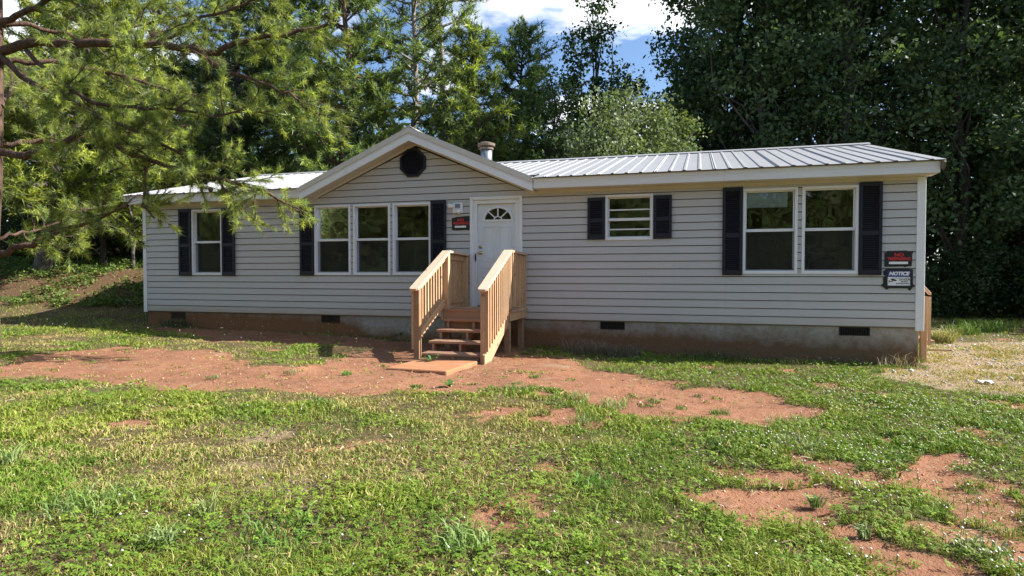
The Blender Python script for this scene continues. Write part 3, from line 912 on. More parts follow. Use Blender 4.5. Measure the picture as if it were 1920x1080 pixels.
# outer skirt boards under the railings
# posts
def capz(y): return .595 + (y + 2.2) * .4715
for x in (LX, RX):
    for y, zt_, nm in ((-2.10, capz(-2.10) - .04, 'newel_post'), (-.955, 1.155, 'newel_post'), (-.065, 1.11, 'newel_post')):
        zb = float(gz_base(x, y)) - .2 if y < -2 else (LT - .17)
        if y > -2: zb = LT + .0005
        MB().box(x - .0445, x + .0445, y - .0445, y + .0445, zb, zt_).build(nm, M['wood'] if x > 8 else M['wood_old'] if y < -2 else M['wood'], po, .004)
    s = 1 if x > 8 else -1
    o = x + s * .0445                                 # outer face of the posts
    yv = np.array([0, 1, .4715]); yv /= np.linalg.norm(yv); up = np.array([0, -yv[2], yv[1]])
    # slanted cap with clipped corners
    ya, yb = -2.235, -.93
    cw = .075
    cx = x + s * .012
    P0 = np.array([cx, ya, capz(ya)]); L = (yb - ya) / yv[1]
    poly = [(-cw, .03), (-cw + .03, 0), (cw - .03, 0), (cw, .03), (cw, L), (-cw, L)]
    vs = []
    for h in (-.038, 0):
        for u, v in poly: vs.append(P0 + np.array([u, 0, 0]) + yv * v + up * h)
    mb = MB(); n = 6
    mb.add(vs, [tuple(range(n))[::-1], tuple(range(n, 2 * n))] + [(i, (i + 1) % n, n + (i + 1) % n, n + i) for i in range(n)])
    mb.build('handrail_cap', M['wood_cap'], po, .004)
    zc = capz(yb)
    mb = MB(); mb.add([(cx - cw, yb, zc - .045), (cx + cw, yb, zc - .045), (cx + cw, -.02, zc - .075), (cx - cw, -.02, zc - .075), (cx - cw, yb + .005, zc - .004), (cx + cw, yb + .005, zc - .004), (cx + cw, -.02, zc - .037), (cx - cw, -.02, zc - .037)],
                      [(0, 3, 2, 1), (4, 5, 6, 7), (0, 1, 5, 4), (1, 2, 6, 5), (2, 3, 7, 6), (3, 0, 4, 7)])
    mb.build('handrail_cap', M['wood_cap'], po, .004)
    # rails, on the inner side of the balusters, between the posts
    def rail(y0, z0, y1, z1, w_=.038, h_=.089, xx=None):
        MB().beam((xx, y0, z0), (xx, y1, z1), (1, 0, 0), up if abs(z1 - z0) > .1 else (0, 0, 1), w_, h_).build('rail', M['wood'], po, .003)
    xr = o - s * .019
    rail(-2.05, capz(-2.05) - .095, -1.0, capz(-1.0) - .095, xx=xr)
    rail(-2.05, capz(-2.05) - .83, -1.0, capz(-1.0) - .83, xx=xr)
    rail(-.91, 1.085, -.11, 1.075, xx=xr)
    rail(-.91, LT + .13, -.11, LT + .13, xx=xr)
    if s > 0:
        mb = MB(); mb.prism([(-2.2, -.57), (-2.02, -.57), (-1.03, -.03), (-1.03, .16), (-2.2, -.375)], 'x', o - .0375, o - .0003)
        mb.build('skirt_board', M['wood'], po, .003)
    else:
        mb = MB(); mb.prism([(-2.05, -.45), (-1.03, .03), (-1.03, .12), (-2.05, -.34)], 'x', o + .05, o + .088)
    # balusters on the outer side
    bx = o + s * .0185
    xs_ = np.linspace(-2.13, -1.06, 11)
    b0 = None
    for i, y in enumerate(xs_):
        zt_ = capz(y) - .047
        if b0 is None:
            b0 = MB().box(bx - .0175, bx + .0175, y - .0175, y + .0175, zt_ - .915, zt_).build('baluster', M['wood'], po, .002); y0_, z0_ = y, zt_
        else:
            b = piece('baluster', b0, po, (0, y - y0_, zt_ - z0_)); m_ = b.modifiers.new('bevel', 'BEVEL'); m_.width = .002; m_.segments = 1
    b1 = None
    for i, y in enumerate(np.linspace(-.985, -.06, 9)):
        dz = .02 * math.sin(i * 7.1)
        if b1 is None:
            b1 = MB().box(bx - .0175, bx + .0175, y - .0175, y + .0175, LT + .035, 1.135).build('baluster', M['wood'], po, .002); y1_ = y
        else:
            b = piece('baluster', b1, po, (0, y - y1_, dz - .012 * i / 4)); m_ = b.modifiers.new('bevel', 'BEVEL'); m_.width = .002; m_.segments = 1

# stepping slab in front
sg = float(gz_base(7.9, -2.7))
mslab = weathered('muddy_slab', (.36, .165, .082), (.42, .25, .15), .9, .7, 4, .1)
N(mslab).bump(N(mslab).noise(N(mslab).pos(), 30, 5, .7, .2, .8), .5, .006)
mb = MB(); mb.prism([(7.43, -3.16), (8.33, -3.22), (8.40, -2.22), (7.50, -2.20)], 'z', sg - .10, sg + .012)
o = mb.build('stepping_slab', mslab, None, .012)
tag(o, 'flat clay stained concrete slab on the ground before the porch steps', 'slab')

# side steps round the right corner
ss_ = thing('side_steps', (15.1, 1.2, -.5), 'pine side steps half hidden behind the right house corner', 'steps')
for yy in (.92, 1.8):
    MB().box(14.925, 15.01, yy - .0445, yy + .0445, float(gz_base(15.1, yy)) - .2, .44).build('newel_post', M['wood'], ss_, .004)
    mb = MB()
    mb.add([(14.70, yy - .07, .865), (15.05, yy - .07, .455), (15.05, yy + .07, .455), (14.70, yy + .07, .865), (14.70, yy - .07, .905), (15.05, yy - .07, .495), (15.05, yy + .07, .495), (14.70, yy + .07, .905)],
           [(0, 3, 2, 1), (4, 5, 6, 7), (0, 1, 5, 4), (1, 2, 6, 5), (2, 3, 7, 6), (3, 0, 4, 7)])
    mb.build('handrail_cap', M['wood_cap'], ss_, .004)
    for x in (14.76, 14.86, 15.03): MB().box(x - .0175, x + .0175, yy - .085, yy - .05, -.35, .5 - (x - 15.03) * 1.17 - .07).build('baluster', M['wood'], ss_)
for k in range(4):
    MB().box(14.69 + k * .11, 14.83 + k * .11, 1.0, 1.87, .12 - k * .15, .16 - k * .15).build('tread', M['wood_red'], ss_)
# ------------------------------------------------------------------ ground
PATCH = {'dirt':[[(3.12,-5.1),(2.31,-4.33),(2.2,-3.56),(2.57,-2.87),(3.64,-2.87),(4.44,-2.97),(5.52,-3.79),(6.35,-3.57),(6.44,-2.66),(6.11,-1.3),(6.33,-0.34),(7.49,-0.64),(8.57,-1.03),(9.49,-1.26),(9.78,-1.88),(10.37,-2.37),(10.92,-2.82),(11.4,-3.24),(12.44,-3.14),(12.62,-3.83),(12.44,-4.26),(11.42,-4.92),(11.11,-4.89),(10.72,-4.64),(9.87,-3.7),(9.36,-3.7),(9.06,-4.49),(8.44,-4.63),(8.01,-5.21),(7.4,-5.05),(6.76,-5.0),(6.54,-5.31),(6.2,-5.46),(5.69,-5.45),(4.51,-5.17),(3.89,-5.51)],[(10.01,-4.56),(10.3,-4.36),(10.63,-5.08),(10.81,-5.44),(10.46,-5.51),(10.19,-5.36)],[(11.4,-6.74),(11.62,-6.56),(11.81,-6.59),(11.99,-6.67),(12.15,-7.02),(12.14,-7.24),(11.85,-7.31),(11.64,-7.41),(11.54,-7.16)],[(11.61,-5.91),(11.87,-5.95),(12.06,-6.13),(12.03,-6.3),(11.77,-6.29)],[(12.06,-5.85),(12.43,-5.74),(12.53,-5.89),(12.27,-6.05)],[(12.8,-5.97),(13.09,-6.03),(13.28,-6.43),(13.34,-6.68),(13.15,-6.95),(13.06,-6.71),(12.92,-6.19)],[(12.06,-7.13),(12.34,-7.1),(12.6,-7.21),(12.71,-7.39),(12.71,-7.59),(12.18,-7.77),(12.09,-7.38)],[(13.01,-4.66),(13.17,-4.95),(12.99,-5.17)],[(0.42,-0.05),(3.87,-0.06),(6.41,-0.3),(7.1,-1.72),(4.75,-1.31),(3.55,-1.73),(1.89,-1.11)],[(2.04,-5.58),(3.12,-5.1),(3.89,-5.51),(3.21,-6.23)]],'dry':[[(8.96,-7.37),(9.23,-7.04),(9.56,-7.35),(9.56,-7.71),(9.29,-7.72)],[(8.37,-5.96),(9.06,-5.9),(9.35,-6.31),(8.86,-6.5)],[(8.44,-8.4),(8.81,-8.39),(8.91,-8.59),(8.64,-8.63)],[(7.33,-7.96),(7.2,-7.12),(7.98,-6.31),(8.9,-6.92),(8.96,-7.92),(8.24,-8.01)],[(8.46,-2.73),(9.44,-1.02),(9.68,-2.19),(8.87,-3.02)]],'straw':[[(16.1,4.53),(18.98,5.38),(15.68,-2.34),(14.83,-2.23),(14.34,-2.09),(14.08,-1.83),(13.69,-1.47),(13.99,-0.79),(14.62,-0.11)]],'gravel':[[(16.69,5.62),(18.43,6.65),(18.24,4.16),(16.32,-0.07),(15.69,1.07),(15.95,3.29)]],'bank':[[(-10.57,1.39),(-3.72,3.44),(-2.69,2.43),(-3.9,1.63),(-6.52,1.48),(-9.34,0.7)]],'clover':[[(9.68,-2.19),(10.37,-2.37),(12.81,-1.31),(15.16,-1.92),(14.61,-5.31),(13.51,-7.22),(11.89,-7.78),(11.43,-7.35),(11.03,-6.61),(10.61,-5.83),(11.42,-4.98)],[(9.18,-6.67),(10.61,-5.83),(11.0,-8.08),(9.92,-8.45)],[(4.02,-5.71),(7.14,-5.22),(7.74,-6.0),(5.23,-6.54)]]}
def inside(x, y, poly):
    r = np.zeros(np.shape(x), bool); n = len(poly)
    for i in range(n):
        x0, y0 = poly[i]; x1, y1 = poly[(i + 1) % n]
        if y0 == y1: continue
        c = ((y0 > y) != (y1 > y)) & (x < (x1 - x0) * (y - y0) / (y1 - y0) + x0)
        r ^= c
    return r
def patch(kind, x, y, amp=.16, s=.5, o=0):
    """0..1 cover of a kind of ground, with ragged edges"""
    acc = np.zeros(np.shape(x))
    for j, (ax, ay) in enumerate(((0, 0), (.35, .2), (-.3, .3), (.1, -.4), (-.2, -.3))):
        k = amp * .45
        px = x + (fbm(x, y, s, 11 + o) - .5) * amp * 4 + ax * k
        py = y + (fbm(x, y, s, 17 + o) - .5) * amp * 4 + ay * k
        r = np.zeros(np.shape(x), bool)
        for poly in PATCH[kind]: r |= inside(px, py, poly)
        acc += r
    return acc / 5

def dirt_cover(x, y):
    d = patch('dirt', x, y, .19, .45)
    # bare spots scattered on the right and thin turf at the front
    n = fbm(x, y, .55, 23)
    right = sstep(x, 10.5, 12.0) * sstep(y, -4.3, -5.6)
    d = np.maximum(d, sstep(n, .62 - .03 * right, .70 - .03 * right) * (.3 + .6 * right))
    d = np.clip(sstep(d + (fbm(x, y, .38, 27) - .5) * 1.3, .2, .72) * (d > .01), 0, 1)
    d = d * (1 - .4 * sstep(fbm(x, y, .26, 29), .48, .60) * sstep(y, -5.2, -6.0))
    d = d * (1 - sstep(np.hypot(x - 8, y + 2), 13, 18))
    under = ((x > 7.2) & (x < 8.7) & (y > -2.3) & (y < .1))
    return np.maximum(d, under * .95)

def axis_coords(lo, hi, step, far, grow=1.25):
    c = list(np.arange(lo, hi + 1e-6, step)); s = step
    a = lo; b = hi; left = []; right = []
    while b < far:
        s *= grow; b += s; right.append(b); a -= s; left.append(a)
    return np.array(left[::-1] + c + right)
gx_ = axis_coords(-7.5, 18.5, .085, 260, 1.28); gy_ = axis_coords(-9.0, 5.0, .085, 260, 1.28)
X, Y = np.meshgrid(gx_, gy_)
Zg = gz(X, Y)
dc = dirt_cover(X, Y)
Zg = Zg - dc * .018 + ((fbm(X, Y, .16, 31) - .5) * .03 + (fbm(X, Y, .5, 33) - .5) * .05) * dc
V = np.stack([X, Y, Zg], -1).reshape(-1, 3)
nx, ny = len(gx_), len(gy_)
idx = np.arange(nx * ny).reshape(ny, nx)
F = np.stack([idx[:-1, :-1], idx[:-1, 1:], idx[1:, 1:], idx[1:, :-1]], -1).reshape(-1, 4)
# R = bare clay, G = straw, B = leaf litter / forest floor
st = np.maximum(patch('straw', X, Y, .15, .6, 3), .22 * patch('dry', X, Y, .3, .5, 5) + .35 * sstep(fbm(X, Y, .5, 43), .55, .7) * (X < 10))
d_, l_ = depth_lat(X, Y)
litter = np.clip(np.maximum(sstep(d_, 19.0, 21) * sstep(Y, 6, 10), patch('bank', X, Y, .2, .8, 7) * .8), 0, 1)
litter = np.maximum(litter, sstep(l_, -6.5, -8.5) * sstep(d_, 16.6, 17.2))
cols = np.stack([dc, st, litter], -1).reshape(-1, 3)
m = mat('lawn_soil', (.3, .16, .09), .95, .1); q = N(m)
vc = q.n('ShaderNodeVertexColor'); vc.layer_name = 'col'
sp = q.n('ShaderNodeSeparateColor'); q.l(vc.outputs[0], sp.inputs[0])
p = q.pos()
n1 = q.noise(p, 1.3, 6, .6, .3, .7); n2 = q.noise(p, 9, 6, .7, .3, .7); n3 = q.noise(p, 55, 4, .7, .3, .72)
clay = q.mix(n1, (.345, .15, .075), (.205, .088, .047))
clay = q.mix(q.math('MULTIPLY', n2, .5), clay, (.42, .255, .165))
clay = q.mix(q.math('MULTIPLY', n3, .35), clay, (.19, .085, .048))
n4 = q.noise(p, 3.6, 5, .65, .5, .68)
clay = q.mix(q.math('MULTIPLY', n4, .55), clay, (.17, .075, .042))
thatch = q.mix(n2, (.10, .075, .035), (.055, .045, .02)); thatch = q.mix(q.math('MULTIPLY', n3, .45), thatch, (.24, .17, .09))  # thatch kept dark: shade between the grass blades is in its colour
straw = q.mix(n2, (.31, .215, .13), (.22, .145, .085)); straw = q.mix(q.math('MULTIPLY', n3, .5), straw, (.40, .33, .24))
lit = q.mix(n2, (.11, .06, .033), (.05, .038, .022)); lit = q.mix(q.math('MULTIPLY', n3, .5), lit, (.24, .14, .075))
edge = q.math('ADD', sp.outputs[0], q.math('MULTIPLY', q.math('SUBTRACT', n2, .5), .5))
c = q.mix(q.maprange(edge, .16, .46), thatch, clay)
c = q.mix(q.maprange(q.math('ADD', sp.outputs[1], q.math('MULTIPLY', q.math('SUBTRACT', n2, .5), .5)), .3, .65), c, straw)
c = q.mix(sp.outputs[2], c, lit)
ln_ = q.n('ShaderNodeVectorMath', operation='LENGTH'); q.l(p, ln_.inputs[0])
mead = q.mix(n2, (.07, .10, .03), (.13, .16, .045))
c = q.mix(q.maprange(ln_.outputs['Value'], 24, 32), c, mead)
q.base(c)
q.bump(q.math('ADD', n3, q.math('MULTIPLY', n2, 1.5)), .7, .014)
ground = np_mesh('ground', V, F, None, m, cols, None, True)
tag(ground, 'red clay and turf ground sloping gently around the house', None, None, 'structure')

# ------------------------------------------------------------------ grass and clover
def scatter(n, dmin, dmax, power):
    """points in the wedge the camera can see (with a margin), denser near"""
    u = rng.random(n)
    e = 2 - power
    d = (dmin ** e + u * (dmax ** e - dmin ** e)) ** (1 / e) if abs(e) > 1e-6 else dmin * (dmax / dmin) ** u
    l = (rng.random(n) * 2 - 1) * (.86 * d + 1.9)
    x = CAM[0] + d * math.sin(YAW) + l * RT[0]; y = CAM[1] + d * math.cos(YAW) + l * RT[1]
    ok = ~((x > -.02) & (x < HL + .02) & (y > .03) & (y < HD))
    ok &= ~((x > 7.44) & (x < 8.38) & (y > -3.15) & (y < -2.24))
    return x[ok], y[ok], d[ok]

def blades(x, y, d, length, width, lean, base_col, tip_mul=1.15, bend=.5, simple=False):
    n = len(x)
    z = gz(x, y) - .012
    az = rng.random(n) * 2 * math.pi
    a2 = rng.random(n) * 2 * math.pi
    dirx, diry = np.cos(az), np.sin(az)
    wx, wy = np.cos(a2), np.sin(a2)
    ln_ = length; w_ = width
    p0 = np.stack([x, y, z], -1)
    le = lean
    h1 = np.stack([dirx * le * ln_ * .35, diry * le * ln_ * .35, ln_ * .58 * np.sqrt(np.clip(1 - (le * .5) ** 2, .1, 1))], -1)
    h2 = h1 + np.stack([dirx * ln_ * .45 * np.clip(le + bend, 0, .97), diry * ln_ * .45 * np.clip(le + bend, 0, .97), ln_ * .42 * np.sqrt(np.clip(1 - np.clip(le + bend, 0, .97) ** 2, .02, 1))], -1)
    s = np.stack([wx * w_ / 2, wy * w_ / 2, np.zeros(n)], -1)
    if simple:
        V = np.stack([p0 - s, p0 + s, p0 + h1 * .35 + h2 * .65], 1).reshape(-1, 3)
        c = np.repeat(base_col[:, None, :], 3, 1)
        return V, np.zeros((0, 4), int), np.arange(n)[:, None] * 3 + np.array([[0, 1, 2]]), c.reshape(-1, 3)
    V = np.stack([p0 - s, p0 + s, p0 + h1 + s * .85, p0 + h1 - s * .85, p0 + h2], 1).reshape(-1, 3)
    b = np.arange(n)[:, None] * 5
    F = b + np.array([[0, 1, 2, 3]]); T = b + np.array([[3, 2, 4]])
    c = np.repeat(base_col[:, None, :], 5, 1)
    c[:, 4] *= tip_mul
    return V, F, T, c.reshape(-1, 3)

def merge(parts):
    V = []; F = []; T = []; C = []; o = 0
    for v, f, t, c in parts:
        V.append(v); F.append(f + o); T.append(t + o); C.append(c); o += len(v)
    return np.concatenate(V), np.concatenate(F), np.concatenate(T), np.concatenate(C)

G_LUSH, G_YEL, G_DRY, G_DARK = np.array([.135, .215, .025]), np.array([.245, .28, .042]), np.array([.42, .315, .145]), np.array([.07, .135, .022])
def lerp(a, b, t): return a + (b - a) * t[:, None]

def cover_fields(x, y):
    dirt = dirt_cover(x, y)
    d, l = depth_lat(x, y)
    straw = patch('straw', x, y, .15, .6, 3)
    dry = np.maximum(patch('dry', x, y, .35, .5, 5) * .7, sstep(fbm(x, y, .9, 41), .47, .62) * sstep(x, 12, 9.5) * .9)
    bank = np.maximum(patch('bank', x, y, .2, .8, 7), sstep(l, -6.5, -8.5) * sstep(d, 16.2, 16.9))
    clover = np.clip(patch('clover', x, y, .25, .8, 9) * (.25 + 1.1 * sstep(fbm(x, y, .7, 51), .36, .55)) + .8 * sstep(fbm(x, y, .8, 53), .50, .62) + .06 + .1 * (x > 9), 0, 1) * (1 - .55 * sstep(fbm(x, y, .9, 41), .5, .62) * sstep(x, 11, 9))
    wood_ = sstep(d, 21, 23.5) * (y > 5)
    return dirt, straw, dry, bank, clover, wood_

def grass_part(n, dmin, dmax, power, lo, hi, wpx, broad=False):
    x, y, d = scatter(n, dmin, dmax, power)
    dirt, straw, dry, bank, clover, wood_ = cover_fields(x, y)
    tuftn = fbm(x, y, .28, 61)                       # turf grows in clumps
    fine_ = fbm(x, y, .16, 63)
    keep = (1 - sstep(dirt + (tuftn - .5) * .9 + (fine_ - .5) * .5, .25, .75) * (1 - .75 * sstep(fine_, .66, .72))) * (.7 + .5 * sstep(tuftn, .35, .6)) * (1 - .7 * straw * (.55 + .45 * sstep(fbm(x, y, .5, 69), .4, .6))) * (1 - .45 * bank) * (1 - .35 * clover) * (1 - .6 * wood_)
    if broad: keep = keep * sstep(fbm(x, y, .45, 67), .40, .56) * (1 - .8 * dry)
    k = rng.random(len(x)) < keep
    x, y, d, dry, clover, straw, tuftn = x[k], y[k], d[k], dry[k], clover[k], straw[k], tuftn[k]
    n = len(x)
    big = fbm(x, y, 1.4, 71); mid = fbm(x, y, .5, 73)
    c = lerp(np.tile(G_LUSH, (n, 1)), np.tile(G_YEL, (n, 1)), np.clip(sstep(big, .42, .62) * .8 + (rng.random(n) - .5) * .6, 0, 1))
    c = lerp(c, np.tile(G_DARK, (n, 1)), np.clip(sstep(mid, .52, .7) * .7, 0, 1) * (rng.random(n) < .8))
    isdry = rng.random(n) < np.clip(.13 + .62 * dry + .75 * straw, 0, .95)
    c = np.where(isdry[:, None], lerp(np.tile(G_DRY, (n, 1)), np.tile(G_YEL, (n, 1)), rng.random(n) * .5), c)
    c = c * (.75 + .5 * rng.random(n))[:, None]
    fine_ = fine_[k]; dirt = dirt[k]
    L = (lo + (hi - lo) * rng.random(n)) * (1 - .55 * sstep(dirt, .1, .7)) * (.7 + .65 * sstep(tuftn, .35, .65)) * (1 - .35 * dry)
    wd = np.maximum(.0035, wpx * d) * (.7 + .6 * rng.random(n))
    if dmin > 5.9: wd = wd * 1.35
    if broad: wd = wd * 2.3; c = np.where(isdry[:, None], c, c * np.array([.98, 1.04, 1.0]))
    return blades(x, y, d, L, wd, np.clip(.45 + .5 * rng.random(n), 0, .94) if broad else np.clip(.2 + .75 * rng.random(n), 0, .93), c, simple=dmin > 5.9)
v, f, t, c = merge([grass_part(222000, 2.5, 6.5, 1.6, .035, .085, .0011), grass_part(185000, 6.0, 12.5, 1.6, .04, .085, .0011), grass_part(110000, 2.5, 7, 1.5, .04, .08, .0012, True), grass_part(90000, 6.5, 12.5, 1.5, .04, .08, .0012, True), grass_part(90000, 12, 25, 1.4, .05, .11, .0011)])
tag(np_mesh('grass', v, f, t, M['grass'], c), 'short patchy lawn grass, green to straw coloured', 'grass', None, 'stuff')

def clover_part(n, dmin, dmax, power, size):
    x, y, d = scatter(n, dmin, dmax, power)
    dirt, straw, dry, bank, clover, wood_ = cover_fields(x, y)
    k = rng.random(len(x)) < clover * (1 - sstep(dirt + (fbm(x, y, .16, 63) - .5) * .8, .3, .7) * .98) * (1 - .9 * straw) * (1 - bank) * (1 - wood_)
    x, y, d = x[k], y[k], d[k]; n = len(x)
    z = gz(x, y) + .015 + .035 * rng.random(n)
    s = size * (.7 + .6 * rng.random(n)) * np.maximum(1, d / 7)
    a0 = rng.random(n) * 6.283
    hue = np.clip(rng.random(n) + (fbm(x, y, .6, 81) - .5) * 1.6, 0, 1)
    col = lerp(np.tile([.09, .165, .02], (n, 1)), np.tile([.185, .26, .03], (n, 1)), hue) * (.75 + .5 * rng.random(n))[:, None]
    tx, ty_ = (rng.random(n) - .5) * .9, (rng.random(n) - .5) * .9
    parts = []
    for j in range(3):
        a = a0 + j * 2.094
        u = np.stack([np.cos(a), np.sin(a), np.cos(a) * tx + np.sin(a) * ty_ - .1], -1)
        w_ = np.stack([-np.sin(a), np.cos(a), -np.sin(a) * tx + np.cos(a) * ty_], -1)
        P = np.stack([x, y, z], -1)
        S = s[:, None]
        V = np.stack([P, P + u * S * .55 + w_ * S * .42, P + u * S * 1.0, P + u * S * .55 - w_ * S * .42], 1)
        parts.append(V)
    V = np.concatenate(parts, 1).reshape(-1, 3)
    F = np.arange(n * 3)[:, None] * 4 + np.array([[0, 1, 2, 3]])
    C = np.repeat(col, 12, 0)
    return V, F, np.zeros((0, 3), int), C
v, f, t, c = merge([clover_part(52000, 2.5, 7, 1.4, .016), clover_part(46000, 6.5, 13, 1.4, .018)])
tag(np_mesh('clover', v, f, t, M['grass'], c), 'low green clover leaves spreading between the grass', 'clover', None, 'stuff')

# white clover heads on thin stalks
def flowers(n, dmin, dmax, sel, hmin, hmax, r):
    x, y, d = scatter(n, dmin, dmax, 1.3)
    k = rng.random(len(x)) < sel(x, y)
    x, y, d = x[k], y[k], d[k]; n = len(x)
    h = hmin + (hmax - hmin) * rng.random(n)
    z = gz(x, y) + h
    rr = r * (.7 + .6 * rng.random(n))
    o = np.array([[1, 0, 0], [0, 1, 0], [-1, 0, 0], [0, -1, 0], [0, 0, .9], [0, 0, -.7]])
    P = np.stack([x, y, z], -1)
    V1 = P[:, None] + o[None] * rr[:, None, None]
    T1 = np.array([[0, 1, 4], [1, 2, 4], [2, 3, 4], [3, 0, 4], [1, 0, 5], [2, 1, 5], [3, 2, 5], [0, 3, 5]])
    b = np.arange(n)[:, None, None] * 10
    s = np.stack([np.full(n, .0018), np.zeros(n), np.zeros(n)], -1); root = np.stack([x + (rng.random(n) - .5) * .03, y + (rng.random(n) - .5) * .03, z - h], -1)
    V2 = np.stack([root - s, root + s, P + s - [0, 0, .003], P - s - [0, 0, .003]], 1)
    V = np.concatenate([V1, V2], 1).reshape(-1, 3)
    T = (b + T1[None]).reshape(-1, 3)
    F = np.arange(n)[:, None] * 10 + np.array([[6, 7, 8, 9]])
    C = np.zeros((n, 10, 3)); C[:, :6] = np.array([.72, .70, .62]); C[:, 5] = (.5, .42, .34); C[:, 6:] = (.14, .2, .06)
    C[:, :5] *= (.75 + .35 * rng.random(n))[:, None, None]
    return V, F, T, C.reshape(-1, 3)
def sel_clover(x, y):
    dirt, straw, dry, bank, clover, wood_ = cover_fields(x, y)
    right = sstep(x, 10.8, 12.8)
    return np.clip(clover * (.045 + 1.0 * right * sstep(fbm(x, y, .5, 91), .42, .6)) + .007, 0, 1) * (1 - dirt) * (1 - straw) * (1 - bank)
def sel_shade(x, y):
    return ((y > -2.2) & (y < .0) & (x > -3) & (x < 6.5)) * sstep(fbm(x, y, .7, 93), .45, .6) * .9
v, f, t, c = merge([flowers(15000, 2.6, 11, sel_clover, .04, .085, .0075), flowers(1700, 9, 18, sel_shade, .10, .26, .0095)])
tag(np_mesh('clover_blossom', v, f, t, M['petal'], c), 'tiny white clover heads dotted over the lawn', 'flowers', None, 'stuff')

# coarse grass clumps (crabgrass) that stand out of the turf: each one a plant
def clump(px_py, n, L, W, col, label, spread=.07):
    x0, y0 = px_py
    if n <= 70: spread *= .75
    L *= .78; spread *= .88
    a = rng.random(n) * 6.283; r = np.sqrt(rng.random(n)) * spread
    x = x0 + np.cos(a) * r; y = y0 + np.sin(a) * r
    cc = np.tile(np.array(col), (n, 1)) * (.7 + .6 * rng.random(n))[:, None]
    V, F, T, C = blades(x, y, np.ones(n), L * (.5 + .7 * rng.random(n)), W * (.7 + .6 * rng.random(n)), .35 + .6 * rng.random(n), cc, 1.25, .35)
    o = np_mesh('grass_clump', V, F, T, M['grass'], C)
    return tag(o, label, 'plant', 'coarse grass clumps in the lawn')
def on_ground(px, py):
    v = FPX * FW + (px - 960) * RT - (py - 540) * UP
    s = np.linspace(0, 40, 8000)[:, None]; P = CAM + s * v / (v @ FW)
    i = int(np.argmax(P[:, 2] < gz_base(P[:, 0], P[:, 1]))); return float(P[i, 0]), float(P[i, 1])
LUSH = (.10, .21, .035); PALE = (.22, .27, .09); GREY = (.24, .27, .14)
for (px, py, n, L, W, colr, lab, spd) in (
        (1115, 915, 150, .15, .008, LUSH, 'bright broad bladed grass clump in the middle of the front lawn', .16),
        (1150, 760, 150, .16, .006, PALE, 'pale tuft standing in the bare clay right of the steps', .16),
        (1085, 745, 130, .15, .006, PALE, 'pale tuft at the lawn edge just left of another tuft', .14),
        (1100, 790, 150, .14, .006, (.15, .22, .06), 'green tuft in front of the pale tufts on the clay', .18),
        (1500, 840, 170, .15, .005, GREY, 'grey green wispy grass clump among the clover on the right', .22),
        (1475, 790, 130, .13, .005, (.24, .25, .13), 'dull wispy clump beside the right end of the clay strip', .22),
        (970, 735, 130, .13, .007, (.11, .19, .05), 'green tuft at the lawn edge below the right newel post', .16),
        (605, 760, 150, .13, .009, (.08, .17, .035), 'dark leafy tuft at the lawn edge left of the slab', .18),
        (650, 702, 70, .09, .007, LUSH, 'small green tuft alone on the clay left of the slab', .10),
        (780, 724, 60, .07, .007, (.10, .18, .05), 'low green tuft on the clay below the slab', .12),
        (545, 702, 50, .12, .006, (.20, .20, .09), 'dry weedy tuft on the clay further left of the slab', .14),
        (398, 712, 60, .09, .006, (.16, .19, .07), 'small olive tuft on the wide clay area on the left', .12),
        (1005, 706, 50, .07, .007, LUSH, 'tiny green tuft on the clay near the right lawn edge', .09),
        (1280, 762, 60, .06, .006, LUSH, 'low green tuft in the middle of the right clay strip', .10),
        (1350, 772, 90, .09, .007, (.10, .19, .04), 'green tuft near the lower edge of the right clay strip', .12),
        (1225, 752, 70, .06, .006, (.13, .2, .05), 'flat green tuft on the right clay strip', .12),
        (1310, 742, 60, .06, .005, (.20, .17, .08), 'brownish tuft at the upper edge of the right clay strip', .10),
        (1845, 1045, 110, .15, .007, GREY, 'wispy grey clump in the right corner of the lawn', .14),
        (1530, 950, 60, .14, .009, (.22, .30, .12), 'light bladed weed on the bare patch at the right front', .05),
        (1620, 1010, 55, .13, .008, (.2, .28, .12), 'light bladed weed right of the bare front patch', .05),
        (870, 1035, 120, .19, .008, (.17, .25, .07), 'tall light grass clump at the front of the lawn', .15),
        (180, 955, 170, .20, .007, (.17, .24, .08), 'large flattened grass clump in the left lawn', .26),
        (390, 970, 40, .24, .007, (.24, .29, .11), 'long bladed sprig in the left front lawn', .05),
        (300, 1030, 70, .17, .009, (.20, .27, .10), 'light bladed clump at the left front edge', .12),
        (520, 1010, 120, .14, .008, LUSH, 'leafy clump left of the middle at the front', .22),
        (20, 880, 50, .22, .007, (.20, .27, .09), 'tall sprig at the far left of the lawn', .08)):
    clump(on_ground(px, py), n, L, W, colr, lab, spd)
# taller weeds along the sunny edge beyond the right corner, dry brush along the skirting
def brush(px, py, n, L, W, colr, lab, spd, name='dry_brush', group='dead brush along the skirting'):
    x0, y0 = on_ground(px, py)
    a = rng.random(n) * 6.283; r = np.sqrt(rng.random(n)) * spd
    x = x0 + np.cos(a) * r; y = np.minimum(y0 + np.sin(a) * r * .45, .0 if x0 < 14.6 else 99)
    cc = np.tile(np.array(colr), (n, 1)) * (.6 + .8 * rng.random(n))[:, None]
    V, F, T, C = blades(x, y, np.ones(n), L * (.5 + .8 * rng.random(n)), np.full(n, W), .4 + .55 * rng.random(n), cc, 1.1, .45)
    return tag(np_mesh(name, V, F, T, M['grass'], C), lab, 'plant', group)
brush(1095, 664, 420, .34, .006, (.20, .17, .13), 'heap of dead grey grass against the skirting right of the steps', .38)
brush(1165, 668, 300, .26, .006, (.18, .155, .12), 'second lower heap of dead grass under the black foundation vent', .34)
brush(1345, 676, 260, .26, .006, (.07, .10, .04), 'dark weeds growing against the skirting between two vents', .5)
